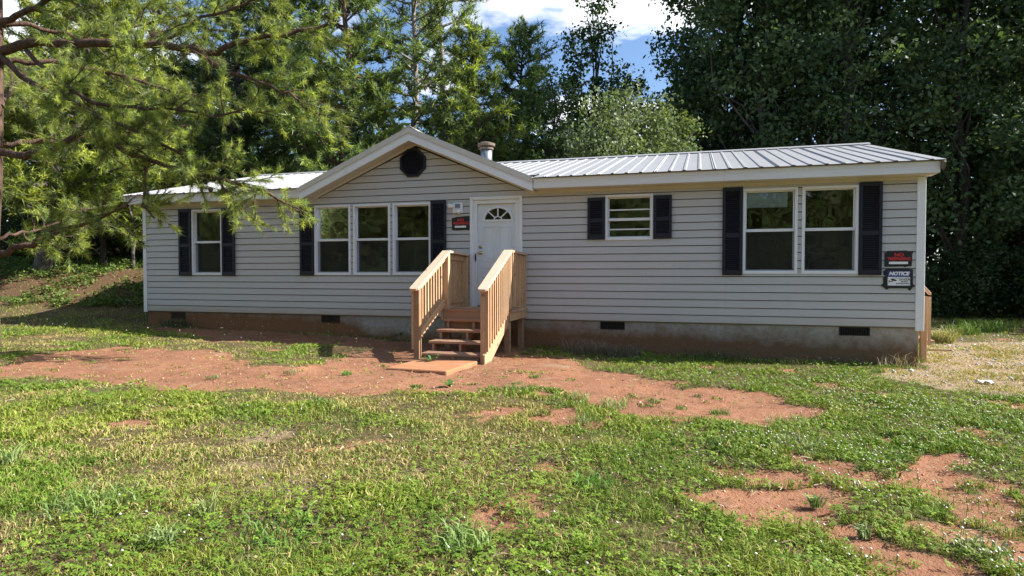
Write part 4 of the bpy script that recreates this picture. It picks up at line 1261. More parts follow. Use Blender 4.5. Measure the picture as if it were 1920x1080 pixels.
brush(1480, 684, 160, .18, .006, (.09, .10, .05), 'low dark weeds at the skirting left of the last vent', .5)
brush(1690, 692, 60, .30, .007, (.30, .24, .17), 'dry fallen stalks at the foot of the right house corner', .3)
brush(330, 612, 200, .28, .007, (.08, .11, .05), 'dark weeds under the leftmost foundation vent', .4)
brush(1765, 645, 240, .42, .012, (.38, .36, .16), 'tall yellow weed beside the side steps', .22, 'weed', 'weeds beyond the right corner')
brush(1850, 622, 260, .42, .016, (.13, .22, .05), 'bright green weeds at the edge of the shaded back lawn', .55, 'weed', 'weeds beyond the right corner')
brush(1805, 628, 160, .34, .016, (.15, .23, .06), 'shorter green weeds next to the yellow weed', .4, 'weed', 'weeds beyond the right corner')
def leafy(px, py, n, L, W, colr, lab):
    x0, y0 = on_ground(px, py); z0 = float(gz_base(x0, y0))
    V = []; F = []
    for i in range(n):
        a = i * 2.4 + random.random(); l = L * (.6 + .5 * random.random()); e = .3 + .5 * random.random()
        u = np.array([math.cos(a), math.sin(a), 0]); w_ = np.array([-u[1], u[0], 0]) * W
        p = np.array([x0, y0, z0]); t1 = p + u * l * .4 + [0, 0, l * e * .8]; t2 = p + u * l * .8 + [0, 0, l * e * 1.0]; t3 = p + u * l * 1.1 + [0, 0, l * e * .8]
        b = len(V); V += [p - w_ * .2, p + w_ * .2, t1 + w_, t1 - w_, t2 + w_ * .8, t2 - w_ * .8, t3]
        F += [(b, b + 1, b + 2, b + 3), (b + 3, b + 2, b + 4, b + 5), (b + 5, b + 4, b + 6, b + 6)]
    T = [(f[0], f[1], f[2]) for f in F if f[2] == f[3]]; F = [f for f in F if f[2] != f[3]]
    C = np.tile(np.array(colr), (len(V), 1))
    tag(np_mesh('weed', np.array(V), np.array(F), np.array(T), M['leaves'], C), lab, 'plant')
leafy(808, 678, 11, .17, .022, (.09, .18, .06), 'young broad leaved weed under the lowest step')
leafy(843, 725, 8, .13, .025, (.08, .17, .04), 'small broad leaved weed on the clay below the slab')
leafy(750, 634, 10, .26, .03, (.06, .13, .04), 'broad leaved weed at the skirting left of the steps')

# pebbles on the clay, gravel beyond the corner
def stones(name, n, sel, smin, smax, cols_, lab, cat, dmax=14):
    x, y, d = scatter(n, 3.2, dmax, 1.2)
    k = rng.random(len(x)) < sel(x, y)
    x, y = x[k], y[k]; n = len(x)
    s = smin + (smax - smin) * rng.random(n) ** 3
    o = np.array([[1, 0, 0], [.2, 1, .1], [-1, .1, 0], [-.1, -1, 0], [.1, .1, .75], [0, 0, -.5]])
    jit = 1 + (rng.random((n, 6, 3)) - .5) * .8
    P = np.stack([x, y, gz(x, y) + s * .05 - .004 * dirt_cover(x, y)], -1)
    V = (P[:, None] + o[None] * jit * s[:, None, None]).reshape(-1, 3)
    T = (np.arange(n)[:, None, None] * 6 + np.array([[0, 1, 4], [1, 2, 4], [2, 3, 4], [3, 0, 4], [1, 0, 5], [2, 1, 5], [3, 2, 5], [0, 3, 5]])[None]).reshape(-1, 3)
    ci = rng.integers(0, len(cols_), n)
    C = np.repeat(np.array(cols_)[ci] * (.7 + .5 * rng.random(n))[:, None], 6, 0)
    mm = mat(name + '_stone', (.4, .3, .2), .9, .2); qq = N(mm); vv = qq.n('ShaderNodeVertexColor'); vv.layer_name = 'col'; qq.base(vv.outputs[0])
    tag(np_mesh(name, V, None, T, mm, C), lab, cat, None, 'stuff')
stones('pebbles', 14000, lambda x, y: sstep(dirt_cover(x, y), .3, .8) * .9, .003, .015, [(.42, .22, .13), (.5, .33, .23), (.33, .14, .08), (.44, .29, .19)], 'small clods and pebbles on the red clay', 'pebbles')
stones('gravel', 22000, lambda x, y: patch('gravel', x, y, .2, .6) + .25 * patch('straw', x, y, .2, .6), .008, .04, [(.34, .32, .31), (.42, .41, .40), (.27, .25, .23), (.38, .30, .22)], 'grey gravel beyond the right house corner', 'gravel', 18)

# dead leaves, straw and thatch lying about
def flecks(n):
    x, y, d = scatter(n, 2.5, 13, 1.3)
    dirt, straw, dry, bank, clover, wood_ = cover_fields(x, y)
    k = rng.random(len(x)) < (.15 + .5 * sstep(fbm(x, y, .4, 97), .45, .65)) * (1 - .6 * dirt)
    x, y, d = x[k], y[k], d[k]; n = len(x)
    z = gz(x, y) + .004 + .012 * rng.random(n)
    a = rng.random(n) * 6.283; L = (.01 + .035 * rng.random(n)); W = np.where(rng.random(n) < .88, .0022, .007) * np.maximum(1, d / 7)
    u = np.stack([np.cos(a), np.sin(a), (rng.random(n) - .5) * .3], -1) * L[:, None]; w_ = np.stack([-np.sin(a), np.cos(a), (rng.random(n) - .5) * .5], -1) * W[:, None]
    P = np.stack([x, y, z], -1)
    V = np.stack([P - u - w_, P + u - w_, P + u + w_, P - u + w_], 1).reshape(-1, 3)
    pal = np.array([(.40, .30, .17), (.30, .19, .10), (.14, .085, .05), (.5, .42, .28), (.09, .06, .04)])
    C = np.repeat(pal[rng.integers(0, 5, n)] * (.7 + .6 * rng.random(n))[:, None], 4, 0)
    return V, np.arange(n)[:, None] * 4 + np.array([[0, 1, 2, 3]]), np.zeros((0, 3), int), C
v, f, t, c = flecks(42000)
tag(np_mesh('leaf_litter', v, f, t, M['petal'], c), 'dry leaf and straw bits lying on clay and lawn', 'leaf litter', None, 'stuff')

# litter
def crumple(name, px, py, s, colr, lab, cat, flat=.4):
    x0, y0 = on_ground(px, py); z0 = float(gz(x0, y0))
    V = []; 
    for i in range(7):
        for j in range(6):
            u, v = i / 6 - .5, j / 5 - .5
            V.append((x0 + u * s * 2 + random.uniform(-.2, .2) * s * .5, y0 + v * s * 1.3 + random.uniform(-.2, .2) * s * .5, z0 + .02 + random.uniform(0, 1) * s * flat))
    F = [(i * 6 + j, (i + 1) * 6 + j, (i + 1) * 6 + j + 1, i * 6 + j + 1) for i in range(6) for j in range(5)]
    o = np_mesh(name, np.array(V), np.array(F), None, mat(name, colr, .7), None)
    sm = o.modifiers.new('solid', 'SOLIDIFY'); sm.thickness = .004
    tag(o, lab, cat)
crumple('paper_scrap', 1845, 719, .085, (.75, .74, .73), 'crumpled white scrap on the straw beyond the right corner', 'litter')
crumple('paper_scrap', 243, 563, .10, (.7, .7, .7), 'small white scrap on the bank left of the house', 'litter')
x0, y0 = on_ground(1752, 659)
z0 = float(gz(x0, y0))
tag(MB().beam((x0 - .18, y0, z0 + .02), (x0 + .25, y0 - .05, z0 + .03), (0, 1, 0), (0, 0, 1), .09, .025).build('plank', M['wood_old'], None, .003), 'short brown plank lying on the straw by the side steps', 'plank')
# ------------------------------------------------------------------ trees
def unit(v): return v / (np.linalg.norm(v) + 1e-9)

def needle_tufts(P, D, n_per, length, width, cols, spread=1.0):
    """P (m,3) tuft roots, D (m,3) twig directions; every needle one triangle"""
    m = len(P)
    r = rng.normal(size=(m, n_per, 3))
    d = D[:, None] * .75 + r * .62 * spread
    d /= np.linalg.norm(d, axis=2, keepdims=True) + 1e-9
    L = length * (.65 + .5 * rng.random((m, n_per, 1)))
    base = P[:, None] + D[:, None] * (rng.random((m, n_per, 1)) - .6) * length * .9
    tip = base + d * L + np.array([0, 0, -.05]) * L
    side = np.cross(d, rng.normal(size=(m, n_per, 3)))
    side /= np.linalg.norm(side, axis=2, keepdims=True) + 1e-9
    s = side * width / 2
    mid = base + d * L * .5
    V = np.stack([base + s, base - s, tip], 2).reshape(-1, 3)
    F = np.arange(m * n_per)[:, None] * 3 + np.array([[0, 1, 2]])
    c = np.repeat(cols[:, None], n_per, 1) * (.75 + .5 * rng.random((m, n_per, 1)))
    C = np.repeat(c.reshape(-1, 3), 3, 0)
    return V, F, C

def curve_pts(p, d, L, n, droop=0.0, wob=.15):
    pts = [np.array(p, float)]; d = unit(np.array(d, float))
    for i in range(n):
        d = unit(d + rng.normal(size=3) * wob + np.array([0, 0, droop]))
        pts.append(pts[-1] + d * L / n)
    return np.array(pts), d

NEW, MIDN, OLD = np.array([.27, .31, .065]), np.array([.14, .185, .06]), np.array([.07, .10, .04])

def pine(name_label, base, height, trunk_r, crown0, spread, n_branch, tl, tw, n_need, bark_m, tint=(1, 1, 1), lean=(0, 0), dens=1.0, top_r=.15, group=None, fresh=.3):
    base = np.array(base, float)
    t = thing('pine_tree', base, name_label, 'tree', group)
    T = Tubes()
    n = 9
    tp = np.array([base + np.array([lean[0] * (i / n) ** .8 + .1 * math.sin(i * 1.7 + base[0]), lean[1] * (i / n) + .1 * math.cos(i * 1.3), height * i / n - (.3 if i == 0 else 0)]) for i in range(n + 1)])
    T.add(tp, np.linspace(trunk_r, trunk_r * .12, n + 1), 8)
    def on_trunk(h):
        f = h / height * n; i = min(int(f), n - 1); return tp[i] + (tp[i + 1] - tp[i]) * (f - i)
    B = Tubes(); P = []; D = []; K = []
    for k in range(n_branch):
        u = (k + rng.random()) / n_branch
        h = height * (crown0 + (1 - crown0) * u)
        L = spread * (1 - u) ** .75 * (.6 + .5 * rng.random()) + top_r
        if u < .12: L *= .6 + .4 * rng.random()
        a = k * 2.39996 + rng.normal() * .3
        d = np.array([math.cos(a), math.sin(a), .05 + .55 * u + .1 * rng.normal()])
        pts, de = curve_pts(on_trunk(h), d, L, 5, .02, .13)
        B.add(pts, np.linspace(.02 + .018 * L, .008, 6), 4)
        shade = .65 + .7 * rng.random()
        ns = int(3 + L * 3.2 * dens)
        for j in range(ns):
            s = .25 + .75 * (j + rng.random()) / ns
            f = s * 5; i = min(int(f), 4); q = pts[i] + (pts[i + 1] - pts[i]) * (f - i)
            bd = unit(pts[i + 1] - pts[i])
            sd = unit(bd * .7 + rng.normal(size=3) * np.array([.7, .7, .35]) + [0, 0, .12])
            sl_ = (.25 + .28 * L * (1 - s * .6)) * (.6 + .6 * rng.random())
            nt_ = max(2, int(sl_ * 7 * dens))
            for w_ in range(nt_):
                z = (w_ + rng.random()) / nt_
                P.append(q + sd * sl_ * z + rng.normal(size=3) * .05); D.append(unit(sd + rng.normal(size=3) * .25 + [0, 0, .15]))
                K.append((z * .6 + s * .4, shade))
    P = np.array(P); D = np.array(D); K = np.array(K); m = len(P)
    r = rng.random(m)
    c = np.where((r < fresh * (K[:, 0] > .45))[:, None], NEW, np.where((r < .75)[:, None], MIDN, OLD)) * np.array(tint) * K[:, 1:2]
    V, F, C = needle_tufts(P, D, n_need, tl, tw, c)
    T.build('trunk', bark_m, t)
    br = B.build('branches', bark_m, t)
    np_mesh('crown', V, None, F, M['needles'], C, t)
    return t

def leaf_cloud(cent, rad, per, size, cols, flat=.75, updir=.7):
    m = len(cent)
    o = rng.normal(size=(m, per, 3)); o /= np.linalg.norm(o, axis=2, keepdims=True)
    o = o * (rng.random((m, per, 1)) ** .45) * np.array([1, 1, flat])
    P = cent[:, None] + o * np.asarray(rad)[:, None, None]
    nrm = rng.normal(size=(m, per, 3)) + np.array([0, 0, updir]) + o * .6
    nrm /= np.linalg.norm(nrm, axis=2, keepdims=True)
    u = np.cross(nrm, rng.normal(size=(m, per, 3))); u /= np.linalg.norm(u, axis=2, keepdims=True)
    v = np.cross(nrm, u)
    s = size * (.6 + .7 * rng.random((m, per, 1)))
    V = np.stack([P - u * s * .5, P + v * s * .3 + nrm * s * .06, P + u * s * .55, P - v * s * .3 + nrm * s * .06], 2).reshape(-1, 3)
    F = np.arange(m * per)[:, None] * 4 + np.array([[0, 1, 2, 3]])
    c = np.repeat(cols[:, None], per, 1) * (.7 + .6 * rng.random((m, per, 1)))
    return V, F, np.repeat(c.reshape(-1, 3), 4, 0)

def broadleaf(label, base, height, trunk_r, crown_r, crown0, n_clump, per, size, clump_r, col_a, col_b, bark_m, lean=(0, 0), group=None, name='broadleaf_tree', shape=.8, hollow=.45, squash=1.0, twigs=.33):
    base = np.array(base, float)
    t = thing(name, base, label, 'tree' if name.endswith('tree') else 'shrub', group)
    n = 8
    tp = np.array([base + np.array([lean[0] * i / n + .12 * math.sin(i * 1.9 + base[0] * 3), lean[1] * i / n + .12 * math.cos(i * 1.3 + base[1]), height * .92 * i / n - (.3 if i == 0 else 0)]) for i in range(n + 1)])
    T = Tubes(); T.add(tp, np.linspace(trunk_r, trunk_r * .15, n + 1), 8)
    h0 = height * crown0; hc = (h0 + height) / 2; rz = (height - h0) / 2
    cs = []
    while len(cs) < n_clump:
        q = rng.normal(size=3); q /= np.linalg.norm(q); r = hollow + (1 - hollow) * rng.random() ** .6
        q = q * r
        wid = (1 - .35 * max(0, q[2]) ** 2) if shape > .5 else 1
        f = (q[2] * rz + hc) / height
        ct = base + np.array([lean[0] * f, lean[1] * f, 0])
        cs.append(ct + np.array([q[0] * crown_r * wid, q[1] * crown_r * wid * squash, hc + q[2] * rz]))
    cs = np.array(cs)
    B = Tubes()
    order = rng.permutation(n_clump)
    for i in order[:max(10, int(n_clump * twigs))]:
        c = cs[i]
        hh = np.clip((c[2] - base[2]) / height - .18 - .15 * rng.random(), .08, .88); f = hh / .92 * n; f = min(f, n - .01); k = int(f)
        p = tp[k] + (tp[k + 1] - tp[k]) * (f - k)
        mid = (p + c) / 2 + rng.normal(size=3) * .12 * np.linalg.norm(c - p) + [0, 0, .08 * np.linalg.norm(c - p)]
        B.add([p, (p + mid) / 2 + rng.normal(size=3) * .08, mid, (mid + c) / 2 + rng.normal(size=3) * .1, c], np.linspace(trunk_r * .32, .012, 5), 5)
    k = rng.random(n_clump)[:, None]
    cols = np.array(col_a) * (1 - k) + np.array(col_b) * k
    V, F, C = leaf_cloud(cs, clump_r * (.6 + .7 * rng.random(n_clump)), per, size, cols)
    T.build('trunk', bark_m, t); B.build('branches', bark_m, t)
    np_mesh('crown', V, F, None, M['leaves'], C, t)
    return t

def on(px, d):
    p = at(px, 540, d); return (p[0], p[1], float(gz(p[0], p[1])))

# --- the big pine at the left edge of the lawn, limbs reaching over the left end of the house
bp = at(-29, 500, 9.6); bp = np.array([bp[0], bp[1], float(gz(bp[0], bp[1]))])
pn = thing('pine_tree', bp, 'big shortleaf pine at the left edge reaching over the house roof', 'tree')
T = Tubes()
tr = np.array([bp - [0, 0, .3], at(-27, 480, 9.6), at(-17, 330, 9.65), at(-14, 200, 9.7), at(-12, 100, 9.7), at(-12, -20, 9.7), at(-16, -250, 9.8), at(-12, -480, 9.8)])
T.add(tr, [.18, .16, .145, .135, .125, .11, .07, .03], 12)
T.build('trunk', M['bark_pine'], pn)
LIMBS = [
    ([(0, 97, 9.65), (43, 82, 9.5), (133, 80, 9.2), (217, 80, 9.0), (290, 83, 8.9), (367, 95, 8.8), (407, 100, 8.8), (440, 80, 8.7), (500, 70, 8.6), (560, 60, 8.6), (615, 45, 8.6)], .075),
    ([(0, 47, 9.65), (30, 28, 9.5), (90, 2, 9.2), (170, -40, 9), (280, -70, 8.9)], .055),
    ([(0, 47, 9.65), (50, 48, 9.8), (95, 58, 10), (145, 72, 10.2), (230, 60, 10.4), (330, 30, 10.6), (430, 10, 10.7)], .042),
    ([(0, 117, 9.65), (80, 115, 9.9), (140, 122, 10.2), (220, 140, 10.5), (330, 170, 10.8), (420, 190, 11)], .045),
    ([(0, 105, 9.65), (40, 140, 9.4), (90, 175, 9.2), (150, 200, 9.0), (190, 217, 8.9), (260, 250, 8.8), (340, 290, 8.7), (420, 310, 8.7)], .05),
    ([(50, 95, 9.5), (80, 125, 9.2), (125, 160, 9), (170, 190, 8.9), (250, 200, 8.8), (330, 205, 8.7), (400, 215, 8.6), (470, 205, 8.6)], .035),
    ([(-5, 285, 9.65), (50, 292, 9.4), (100, 278, 9.2), (135, 258, 9.1), (150, 241, 9.05), (200, 262, 9.0), (245, 287, 8.9), (275, 300, 8.9), (330, 315, 8.8), (400, 330, 8.8), (470, 350, 8.7), (545, 385, 8.6)], .06),
    ([(-5, 275, 9.65), (40, 268, 9.8), (90, 265, 10), (150, 255, 10.3), (250, 245, 10.6), (350, 235, 10.9)], .045),
    ([(-8, 480, 9.6), (25, 468, 9.5), (60, 458, 9.4), (85, 442, 9.3), (130, 430, 9.2), (185, 410, 9.0), (240, 385, 8.9)], .055),
    ([(-8, 450, 9.6), (30, 440, 9.8), (70, 430, 10), (130, 405, 10.3), (200, 385, 10.6)], .03),
    ([(270, 300, 8.9), (272, 340, 8.9), (270, 390, 8.85), (290, 410, 8.8)], .03),
    ([(367, 95, 8.8), (400, 120, 8.7), (450, 140, 8.6), (510, 160, 8.5), (560, 190, 8.5), (600, 215, 8.5)], .03),
    ([(400, 330, 8.8), (430, 360, 8.75), (440, 385, 8.7)], .02),
    ([(290, 83, 8.9), (330, 60, 8.8), (380, 35, 8.7), (450, 10, 8.6), (520, -20, 8.6)], .028),
    # limbs turned away from and towards the camera, and the ones above the frame
    ([(0, 200, 9.7), (20, 170, 11), (40, 140, 12.4), (60, 120, 13.4)], .05),
    ([(0, 60, 9.7), (-120, 20, 9.0), (-260, -10, 8.6), (-380, 10, 8.3)], .05),
    ([(-4, 260, 9.7), (-140, 240, 9.9), (-300, 230, 10.2), (-420, 240, 10.5)], .05),
    ([(-5, -60, 9.7), (120, -120, 9.3), (260, -150, 9.1), (400, -140, 9)], .05),
    ([(-6, -150, 9.7), (-120, -230, 9.5), (-260, -260, 9.2)], .04),
    ([(-8, -200, 9.7), (100, -290, 9.9), (230, -320, 10.2)], .04),
]
B = Tubes(); P = []; D = []; K = []
for pl, r0 in LIMBS:
    pts = np.array([at(*p) for p in pl])
    # finer, slightly knobbly line
    ts = np.linspace(0, len(pts) - 1, (len(pts) - 1) * 3 + 1)
    fine = np.array([pts[min(int(a), len(pts) - 2)] + (pts[min(int(a), len(pts) - 2) + 1] - pts[min(int(a), len(pts) - 2)]) * (a - min(int(a), len(pts) - 2)) for a in ts])
    fine[1:-1] += rng.normal(size=(len(fine) - 2, 3)) * .018
    B.add(fine, np.linspace(r0, r0 * .22 + .004, len(fine)), 7)
    seg = np.linalg.norm(np.diff(fine, axis=0), axis=1); Ltot = seg.sum(); cum = np.concatenate([[0], np.cumsum(seg)])
    nb = int(Ltot * 6.2)
    for k in range(nb):
        u = .22 + .78 * (k + rng.random()) / nb
        i = min(np.searchsorted(cum, u * Ltot) - 1, len(fine) - 2); i = max(i, 0)
        q = fine[i] + (fine[i + 1] - fine[i]) * rng.random()
        ld = unit(fine[i + 1] - fine[i])
        d = unit(ld * .55 + rng.normal(size=3) * np.array([.6, .6, .5]) + [0, 0, .0])
        L = (.35 + .55 * rng.random()) * (1.05 - .35 * u)
        tw_, de = curve_pts(q, d, L, 5, .0, .16)
        B.add(tw_, np.linspace(.011, .004, 6), 4)
        leafy_ = rng.random() < .93
        ns = 5
        tone = .7 + .6 * rng.random()
        for s in range(ns):
            j = 1 + min(4, int(4.6 * s / ns))
            sd = unit(unit(tw_[j] - tw_[j - 1]) + rng.normal(size=3) * .55)
            sl_ = .12 + .2 * rng.random()
            e = tw_[j] + sd * sl_
            B.add([tw_[j], e], [.004, .003], 3)
            if leafy_:
                for z in (.35, .7, 1.0):
                    P.append(tw_[j] + sd * sl_ * z); D.append(unit(sd + rng.normal(size=3) * .2)); K.append((z, tone))
        if leafy_:
            for z in (.8, 1.0): P.append(tw_[4] + (tw_[5] - tw_[4]) * z); D.append(de); K.append((1.0, tone))
P = np.array(P); D = np.array(D); K = np.array(K); r = rng.random(len(P))
c = np.where((r < .6 * (K[:, 0] > .5))[:, None], NEW * [1.3, 1.3, 1.3], np.where((r < .8)[:, None], MIDN * 1.5, OLD * [1.5, 1.3, 1.2])) * K[:, 1:2]
V, F, C = needle_tufts(P, D, 29, .11, .0062, c, .9)
B.build('branches', M['bark_pine'], pn)
np_mesh('crown', V, None, F, M['needles'], C, pn)
# cones
cones = MB()
for (px, py, d) in ((331, 18, 8.8), (395, 355, 8.7), (445, 362, 8.65), (455, 388, 8.6), (398, 278, 8.7), (385, 340, 8.7), (463, 112, 8.6), (300, 22, 8.9), (165, 95, 9)):
    p = at(px, py, d); cones.tube([p + [0, 0, .035], p + [0, 0, .015], p, p - [0, 0, .03], p - [0, 0, .045]], [.008, .028, .033, .022, .005], 8)
cones.build('cones', M['bark_dark'], pn)

# --- leaning pine on the bank behind it
lb = on(70, 18.6)
pine('leaning pine with scaly grey trunk on the bank left of the house', lb, 8.5, .25, .16, 4.0, 95, .22, .03, 10, M['bark_grey'], (1.25, 1.2, 1.0), (2.2, .3), 1.6, .3, None, .55)
pine('pale green young pine on the bank behind the left house corner', on(190, 19.8), 7.2, .10, .12, 2.9, 85, .22, .03, 10, M['bark_dark'], (1.2, 1.2, 1.0), (0, 0), 1.5, .3, None, .55)
sap = on(250, 19.5)
broadleaf('thin bare stemmed sapling in the shade by the left house corner', sap, 4.5, .055, 1.3, .55, 30, 60, .11, .4, (.04, .07, .02), (.07, .11, .03), M['bark_grey'])

# --- pines behind the house, left to right
G1 = 'tall pines behind the house'
for (px, d, h, r, c0, sp, nb, tint, lab, dens, bk) in (
        (-60, 27, 13, .2, .2, 3.2, 50, (1, 1, 1), 'pine at the far left edge on the hillside', 1.0, 'bark_pine'),
        (120, 28, 15, .2, .2, 3.6, 62, (1.05, 1.05, 1), 'pine on the hillside behind the leaning pine', 1.0, 'bark_pine'),
        (300, 27, 13.5, .2, .15, 3.3, 60, (.95, 1, 1), 'pine behind the left end of the roof', 1.0, 'bark_pine'),
        (440, 24, 13.5, .2, .12, 3.2, 85, (.5, .6, .66), 'pine tinted dark for shadow behind the roof left of the gable', 1.1, 'bark_dark'),  # low tint puts deep shadow into the needle colour
        (545, 27, 14.0, .2, .15, 3.4, 80, (.5, .6, .66), 'pine tinted dark for shadow just left of the gable slope', 1.1, 'bark_dark'),  # same low tint, shadow painted into the needles
        (650, 22, 15, .2, .12, 3.3, 90, (.9, .98, .95), 'full pine behind the left slope of the gable', 1.15, 'bark_pine'),
        (765, 23.5, 17, .17, .08, 2.9, 80, (.98, 1.02, 1.0), 'pale trunked pine rising straight behind the gable peak', 1.0, 'bark_pale'),
        (828, 26, 18, .16, .08, 2.9, 72, (.98, 1.02, 1.0), 'slim pale trunked pine just right of the gable peak', .95, 'bark_pale'),
        (905, 21.5, 9.6, .14, .05, 2.6, 70, (1.0, 1.02, .95), 'low bright pine behind the flue pipe', 1.2, 'bark_pine'),
        (985, 25, 10.8, .18, .1, 3.9, 95, (.95, 1.05, 1.0), 'pointed pine behind the roof right of the flue', 1.1, 'bark_dark')):
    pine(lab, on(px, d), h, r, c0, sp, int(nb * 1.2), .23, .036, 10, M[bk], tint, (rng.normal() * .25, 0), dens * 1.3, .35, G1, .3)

# --- broadleaf trees
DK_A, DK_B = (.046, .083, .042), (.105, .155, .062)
broadleaf('slender sparse tree standing alone against the sky gap', on(1112, 27), 14.2, .12, 1.5, .26, 90, 75, .17, .6, (.04, .075, .03), (.06, .10, .035), M['bark_dark'], shape=.9)
broadleaf('bright silvery green broadleaf tree close behind the roof', on(1150, 18.5), 6.9, .13, 2.15, .12, 170, 105, .115, .5, (.115, .155, .075), (.165, .205, .09), M['bark_pale'], (.2, 0), hollow=.2)
broadleaf('smaller bright broadleaf tree at the right of the silvery one', on(1243, 19), 6.5, .10, 1.35, .2, 90, 100, .115, .45, (.115, .155, .06), (.175, .215, .075), M['bark_pale'], (.25, 0))
broadleaf('rounded green tree between the flue and the silvery tree', on(1035, 21.5), 8.6, .12, 1.7, .1, 90, 100, .125, .52, (.06, .10, .03), (.10, .145, .04), M['bark_dark'])
broadleaf('leafy green tree top behind the big pine', on(520, 31), 16, .18, 2.3, .35, 80, 80, .2, .8, (.05, .085, .03), (.08, .12, .04), M['bark_dark'])
broadleaf('full mid green tree behind the silvery tree, under the sky gap', on(1160, 25), 9.4, .14, 2.1, .15, 110, 95, .16, .65, (.05, .085, .03), (.085, .125, .04), M['bark_dark'], hollow=.2)
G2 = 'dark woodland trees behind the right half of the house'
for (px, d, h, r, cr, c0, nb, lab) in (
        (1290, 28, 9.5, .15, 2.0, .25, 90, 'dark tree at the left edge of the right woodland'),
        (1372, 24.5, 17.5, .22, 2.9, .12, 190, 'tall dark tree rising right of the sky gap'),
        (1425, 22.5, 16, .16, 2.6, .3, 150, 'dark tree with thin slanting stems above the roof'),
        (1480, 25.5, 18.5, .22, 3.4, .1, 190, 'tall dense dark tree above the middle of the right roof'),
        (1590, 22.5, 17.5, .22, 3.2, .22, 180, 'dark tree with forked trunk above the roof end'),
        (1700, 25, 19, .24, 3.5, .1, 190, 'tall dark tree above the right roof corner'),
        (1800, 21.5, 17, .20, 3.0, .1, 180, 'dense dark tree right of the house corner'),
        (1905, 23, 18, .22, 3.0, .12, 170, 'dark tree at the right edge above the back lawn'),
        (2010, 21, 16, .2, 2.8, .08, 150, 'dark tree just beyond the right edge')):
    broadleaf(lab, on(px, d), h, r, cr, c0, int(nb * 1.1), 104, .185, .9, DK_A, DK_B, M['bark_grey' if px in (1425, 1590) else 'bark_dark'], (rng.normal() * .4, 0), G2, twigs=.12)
broadleaf('yellow green tree coloured as if backlit, glimpsed through the wood at the right edge', on(1880, 31), 17, .2, 2.8, .15, 120, 80, .22, .9, (.13, .18, .03), (.18, .22, .045), M['bark_dark'])  # light through the leaves is put into their bright colour
broadleaf('tree coloured as if sunlit, glimpsed low through the dark wood above the roof', on(1600, 33), 9, .2, 2.4, .15, 70, 80, .22, .8, (.12, .17, .03), (.16, .2, .04), M['bark_dark'])  # bright leaf colour stands in for sunlight
# shrubs at the foot of the wood
G3 = 'shrubs along the foot of the wood'
for (px, d, h, cr, lab) in ((1765, 20.8, 2.2, 1.5, 'dark shrub at the wood edge just right of the house'), (1840, 21.3, 2.6, 1.6, 'dark shrub in the middle of the back lawn edge'),
                            (1915, 20.5, 2.3, 1.6, 'dark shrub at the wood edge by the right picture edge'), (1990, 19.5, 2.4, 1.5, 'dark shrub beyond the right picture edge'),
                            (30, 23, 2.0, 1.7, 'dark shrub high on the left bank'), (140, 22.5, 2.4, 1.8, 'dark shrub behind the leaning pine trunk'), (215, 22, 2.6, 1.7, 'dark shrub on the bank next to the thin sapling'), (285, 22.5, 3.0, 1.8, 'dark shrub behind the left house corner')):
    broadleaf(lab, on(px, d), h, .05, cr, .0, 50, 90, .12, .5, (.03, .055, .02), (.05, .085, .028), M['bark_dark'], (0, 0), G3, 'shrub', hollow=.3)
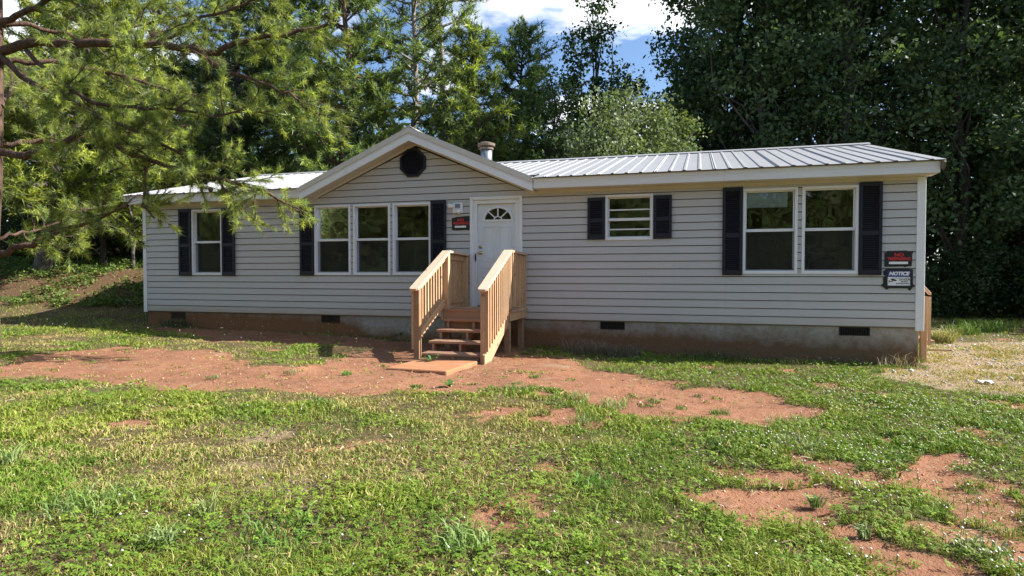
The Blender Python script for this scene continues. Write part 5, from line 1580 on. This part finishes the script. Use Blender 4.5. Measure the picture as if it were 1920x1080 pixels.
# ivy and seedlings over the bank on the left
n = 2200
px_ = rng.uniform(-250, 275, n); dd = rng.uniform(16.3, 24, n)
pp = np.array([at(a, 540, b) for a, b in zip(px_, dd)])
keep = fbm(pp[:, 0], pp[:, 1], 1.0, 95) > .37 + .04 * (dd < 17.4)
pp = pp[keep]; pp[:, 2] = gz(pp[:, 0], pp[:, 1]) + .10
k = rng.random(len(pp))[:, None]
V, F, C = leaf_cloud(pp, np.full(len(pp), .22), 14, .085, np.array([.06, .11, .025]) * (1 - k) + np.array([.15, .20, .04]) * k, .5, 1.2)
tag(np_mesh('undergrowth', V, F, None, M['leaves'], C), 'low leafy undergrowth on the red bank left of the house', 'undergrowth', None, 'stuff')

# --- woods: the mass behind the single trees, the wood on the right that shades them, an invented one across the yard
def mass(name, cent, rad, per, size, a, b, label):
    cent = np.array(cent); k = rng.random(len(cent))[:, None]
    V, F, C = leaf_cloud(cent, rad, per, size, np.array(a) * (1 - k) + np.array(b) * k, .9, .4)
    tag(np_mesh(name, V, F, None, M['leaves'], C), label, 'woods', None, 'stuff')
ct = []
for i in range(1000):
    px = rng.uniform(-500, 2350); d = rng.uniform(33, 42)
    top = np.interp(px, [-500, 0, 420, 640, 860, 960, 1060, 1200, 1260, 1400, 2400], [7, 9, 10, 10.5, 9.5, 8.5, 8.5, 9, 12, 20, 20])
    p = at(px, 540, d); zg = float(gz_base(p[0], p[1]))
    ct.append((p[0], p[1], zg + top * rng.random() ** .9))
for i in range(640):
    px = rng.uniform(-600, 2450) if i < 420 else rng.uniform(1300, 2300); d = rng.uniform(29.5, 33)
    p = at(px, 540, d); zg = float(gz_base(p[0], p[1])); ct.append((p[0], p[1], zg + rng.uniform(.2, 4.2 if i < 420 else 9)))
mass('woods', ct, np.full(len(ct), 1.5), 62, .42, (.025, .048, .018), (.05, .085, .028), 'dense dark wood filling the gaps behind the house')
ct = []
for i in range(420):
    u = rng.random()
    x = rng.uniform(27, 42); y = rng.uniform(9.5 + (x - 27) * .15, 32); ct.append((x, y, -.5 + rng.random() * np.interp(y, [9, 12, 18, 32], [9, 11, 14, 15])))
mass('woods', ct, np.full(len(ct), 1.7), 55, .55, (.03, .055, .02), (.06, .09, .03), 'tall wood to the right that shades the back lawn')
ct = []
for i in range(1100):
    x = rng.uniform(-36, 50); y = rng.uniform(-42, -28) ; ct.append((x, y, -.6 + rng.random() ** .8 * (11 + 4 * math.sin(x * .37) + 3 * math.sin(x * .91))))
mass('woods', ct, np.full(len(ct), 1.7), 50, .37, (.07, .095, .035), (.15, .17, .06), 'invented wood on the unseen far side of the yard, mirrored in the windows')  # added behind the camera so the panes have trees to mirror
